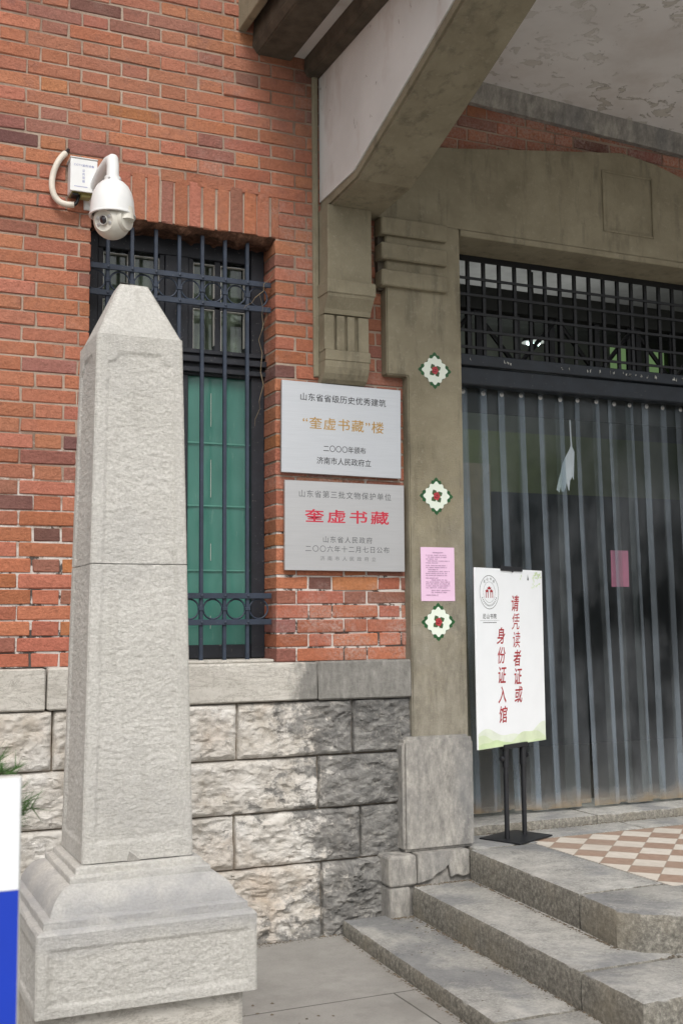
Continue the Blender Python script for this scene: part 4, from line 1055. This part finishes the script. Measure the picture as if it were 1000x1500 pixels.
bx = empty("junction_box", (.944, -.05, 3.31), "white CCTV junction box with blue lettering beside the dome camera", "junction box")
q = MB(); q.box(.893, 1.0, -.092, -.004, 3.322, 3.468, c=.004); q.build("case", M['white'], bx)
q = MB(); q.box(.888, 1.006, -.100, -.092, 3.318, 3.466, c=.002); q.box(.886, 1.008, -.104, -.0, 3.4665, 3.472, c=.002); q.build("lid", M['white'], bx)
q = MB(); q.box(.90, .995, -.086, -.01, 3.318, 3.3225, mi=0); q.box(.902, .93, -.08, -.03, 3.306, 3.3185, c=.003, mi=1); q.box(.94, .985, -.075, -.03, 3.304, 3.3185, c=.003, mi=0); q.build("cable_gland", [M['brass'], M['blackpl']], bx)
q = MB(); pf = lambda u, v: (u, -.1007, v)
lettering(q, "CCTV监控设备", .947, 3.437, .088, .011, pf, 1.2); 
for k, c in enumerate("公共视频"): lettering(q, c, .945, 3.414-.0165*k, .011, .012, pf)
for i in range(14): q.box(.905+.0042*i, .908+.0042*i, -.1008, -.1004, 3.338, 3.341)
q.build("lettering", M['inkblue'], bx)
root = empty("conduit_pipe", (.85, -.03, 3.27), "curved cream conduit pipe looping from the brick wall to the white box", "conduit")
def bez(P, n):
    out = []
    for i in range(n):
        t = i/(n-1); a = [Vector(p) for p in P]
        while len(a) > 1: a = [p.lerp(r_, t) for p, r_ in zip(a[:-1], a[1:])]
        out.append(a[0])
    return out
q = MB(); q.tube(bez([(.880, -.018, 3.515), (.838, -.03, 3.47), (.795, -.03, 3.385), (.80, -.035, 3.255), (.87, -.04, 3.268), (.915, -.05, 3.272)], 26), .0135, 14); q.build("pipe", M['conduit'], root, smooth=R(50))
q = MB(); q.tube(bez([(.898, .01, 3.545), (.890, -.015, 3.53), (.878, -.018, 3.512)], 8), .008, 10); q.tube(bez([(.912, -.05, 3.272), (.93, -.05, 3.276), (.934, -.05, 3.318)], 10), .0078, 10); q.build("cable", M['blackpl'], root, smooth=True)

# ------------------------------------------------------------------ blue and white board at the left edge, with the pine behind it
bo = empty("display_board", (-.07, -3.42, 0), "white and blue board standing at the left edge near the obelisk", "board")
def lb(mb): return mb
q = MB(); q.box(-.37, .2335, -3.432, -3.414, .45, 1.231, c=.002); pnl = q.build("panel", M['alu'], bo)
q = MB(); q.box(-.368, .231, -3.4335, -3.4322, 1.086, 1.229); q.build("white_field", M['whitev'], pnl)
q = MB(); q.box(-.368, .231, -3.4335, -3.4322, .452, 1.0855); q.build("blue_field", M['blue'], pnl)
for x_ in (-.30, .13):
    q = MB(); q.tube([(x_, -3.40, 0), (x_, -3.40, 1.0)], .014, 12); q.box(x_-.04, x_+.04, -3.52, -3.28, 0, .012, c=.003); q.build("leg", M['alu'], bo)
pt = empty("potted_pine", (.20, -2.70, 0), "small potted pine with green needles behind the blue and white board", "plant")
q = MB(); q.lathe([(0, .0), (.12, 0), (.16, .28), (.175, .29), (.175, .33), (.155, .33), (.15, .29), (0, .29)], (.20, -2.70, 0), seg=28); q.build("pot", M['terracotta'], pt, smooth=R(40))
q = MB(); q.lathe([(.155, 0), (.1, .012), (0, .018)], (.20, -2.70, .292), seg=20); q.build("soil", M['soil'], pt)
q = MB(); q.tube([(.20, -2.70, .29), (.19, -2.69, .6), (.21, -2.70, .9), (.20, -2.70, 1.14)], [.025, .02, .015, .008], 8)
nd = MB(); rr = random.Random(31)
for i in range(92):
    z_ = rr.uniform(.55, 1.19); a = rr.uniform(0, 6.283); L = rr.uniform(.08, .17) if z_ > 1.0 else rr.uniform(.05, .10)
    if i > 69: z_ = rr.uniform(1.06, 1.17); a = rr.uniform(-.7, .7); L = rr.uniform(.07, .13)
    b0 = Vector((.20, -2.70, z_-.05)); tip = b0+Vector((math.cos(a)*L, math.sin(a)*L, rr.uniform(.02, .09)))
    q.tube([b0, (b0+tip)/2+Vector((0, 0, .01)), tip], [.004, .003, .0015], 5)
    for k in range(46):
        t = rr.uniform(.35, 1.05); p = b0.lerp(tip, t)
        d = ((tip-b0).normalized()+Vector((rr.gauss(0, .55), rr.gauss(0, .55), rr.gauss(0, .55)))).normalized(); l = rr.uniform(.03, .055)
        s_ = d.cross(Vector((rr.random(), rr.random(), rr.random()))).normalized()*.0014
        nd.add([p-s_, p+s_, p+d*l], [(0, 1, 2)])
q.build("trunk", M['bark'], pt); nd.build("needles", M['needle'], pt)

# ------------------------------------------------------------------ grit and dirt gathered along the feet of wall and steps
gm = MB(); rr = random.Random(77)
def grit(p0, p1, n, spread, side):
    for _ in range(n):
        t = rr.random(); x_, y_, z_ = (p0[k]+(p1[k]-p0[k])*t for k in range(3)); d = abs(rr.gauss(0, spread))
        x_ += side[0]*d; y_ += side[1]*d; r_ = rr.uniform(.0015, .0065)*(1.3 if d < spread*.5 else .7)
        a0 = rr.uniform(0, 6); P = [(x_+r_*rr.uniform(.6, 1.3)*math.cos(a0+k*1.257), y_+r_*rr.uniform(.6, 1.3)*math.sin(a0+k*1.257), z_+.0005) for k in range(5)]
        gm.add(P+[(x_, y_, z_+r_*rr.uniform(.3, .8))], [(0, 1, 5), (1, 2, 5), (2, 3, 5), (3, 4, 5), (4, 0, 5)])
grit((.5, -.045, 0), (2.2, -.045, 0), 900, .022, (0, -1)); grit((2.165, -.09, 0), (2.05, -2.2, 0), 420, .010, (-1, 0))
grit((2.488, -.16, Z3), (2.415, -1.9, Z3), 460, .010, (-1, 0)); grit((2.795, -.16, Z2), (2.71, -1.4, Z2), 430, .010, (-1, 0))
grit((2.50, -.156, Z2), (2.80, -.156, Z2), 240, .014, (0, -1)); grit((2.38, -.156, Z3), (2.49, -.156, Z3), 140, .02, (0, -1)); grit((2.87, .14, Z1+.001), (4.6, .14, Z1+.001), 420, .012, (0, -1))
grit((2.77, -1.55, Z2), (3.6, -1.55, Z2), 300, .02, (0, -1)); grit((2.47, -1.5, Z3), (2.47, -.2, Z3), 90, .12, (-1, 0)); grit((1.2, -.3, 0), (2.1, -1.6, 0), 90, .4, (-1, 0))
tag(gm.build("grit", M['gritm'], origin=(0, 0, 0)), "brown grit and dirt gathered along the foot of the wall and steps", "grit", kind='stuff')
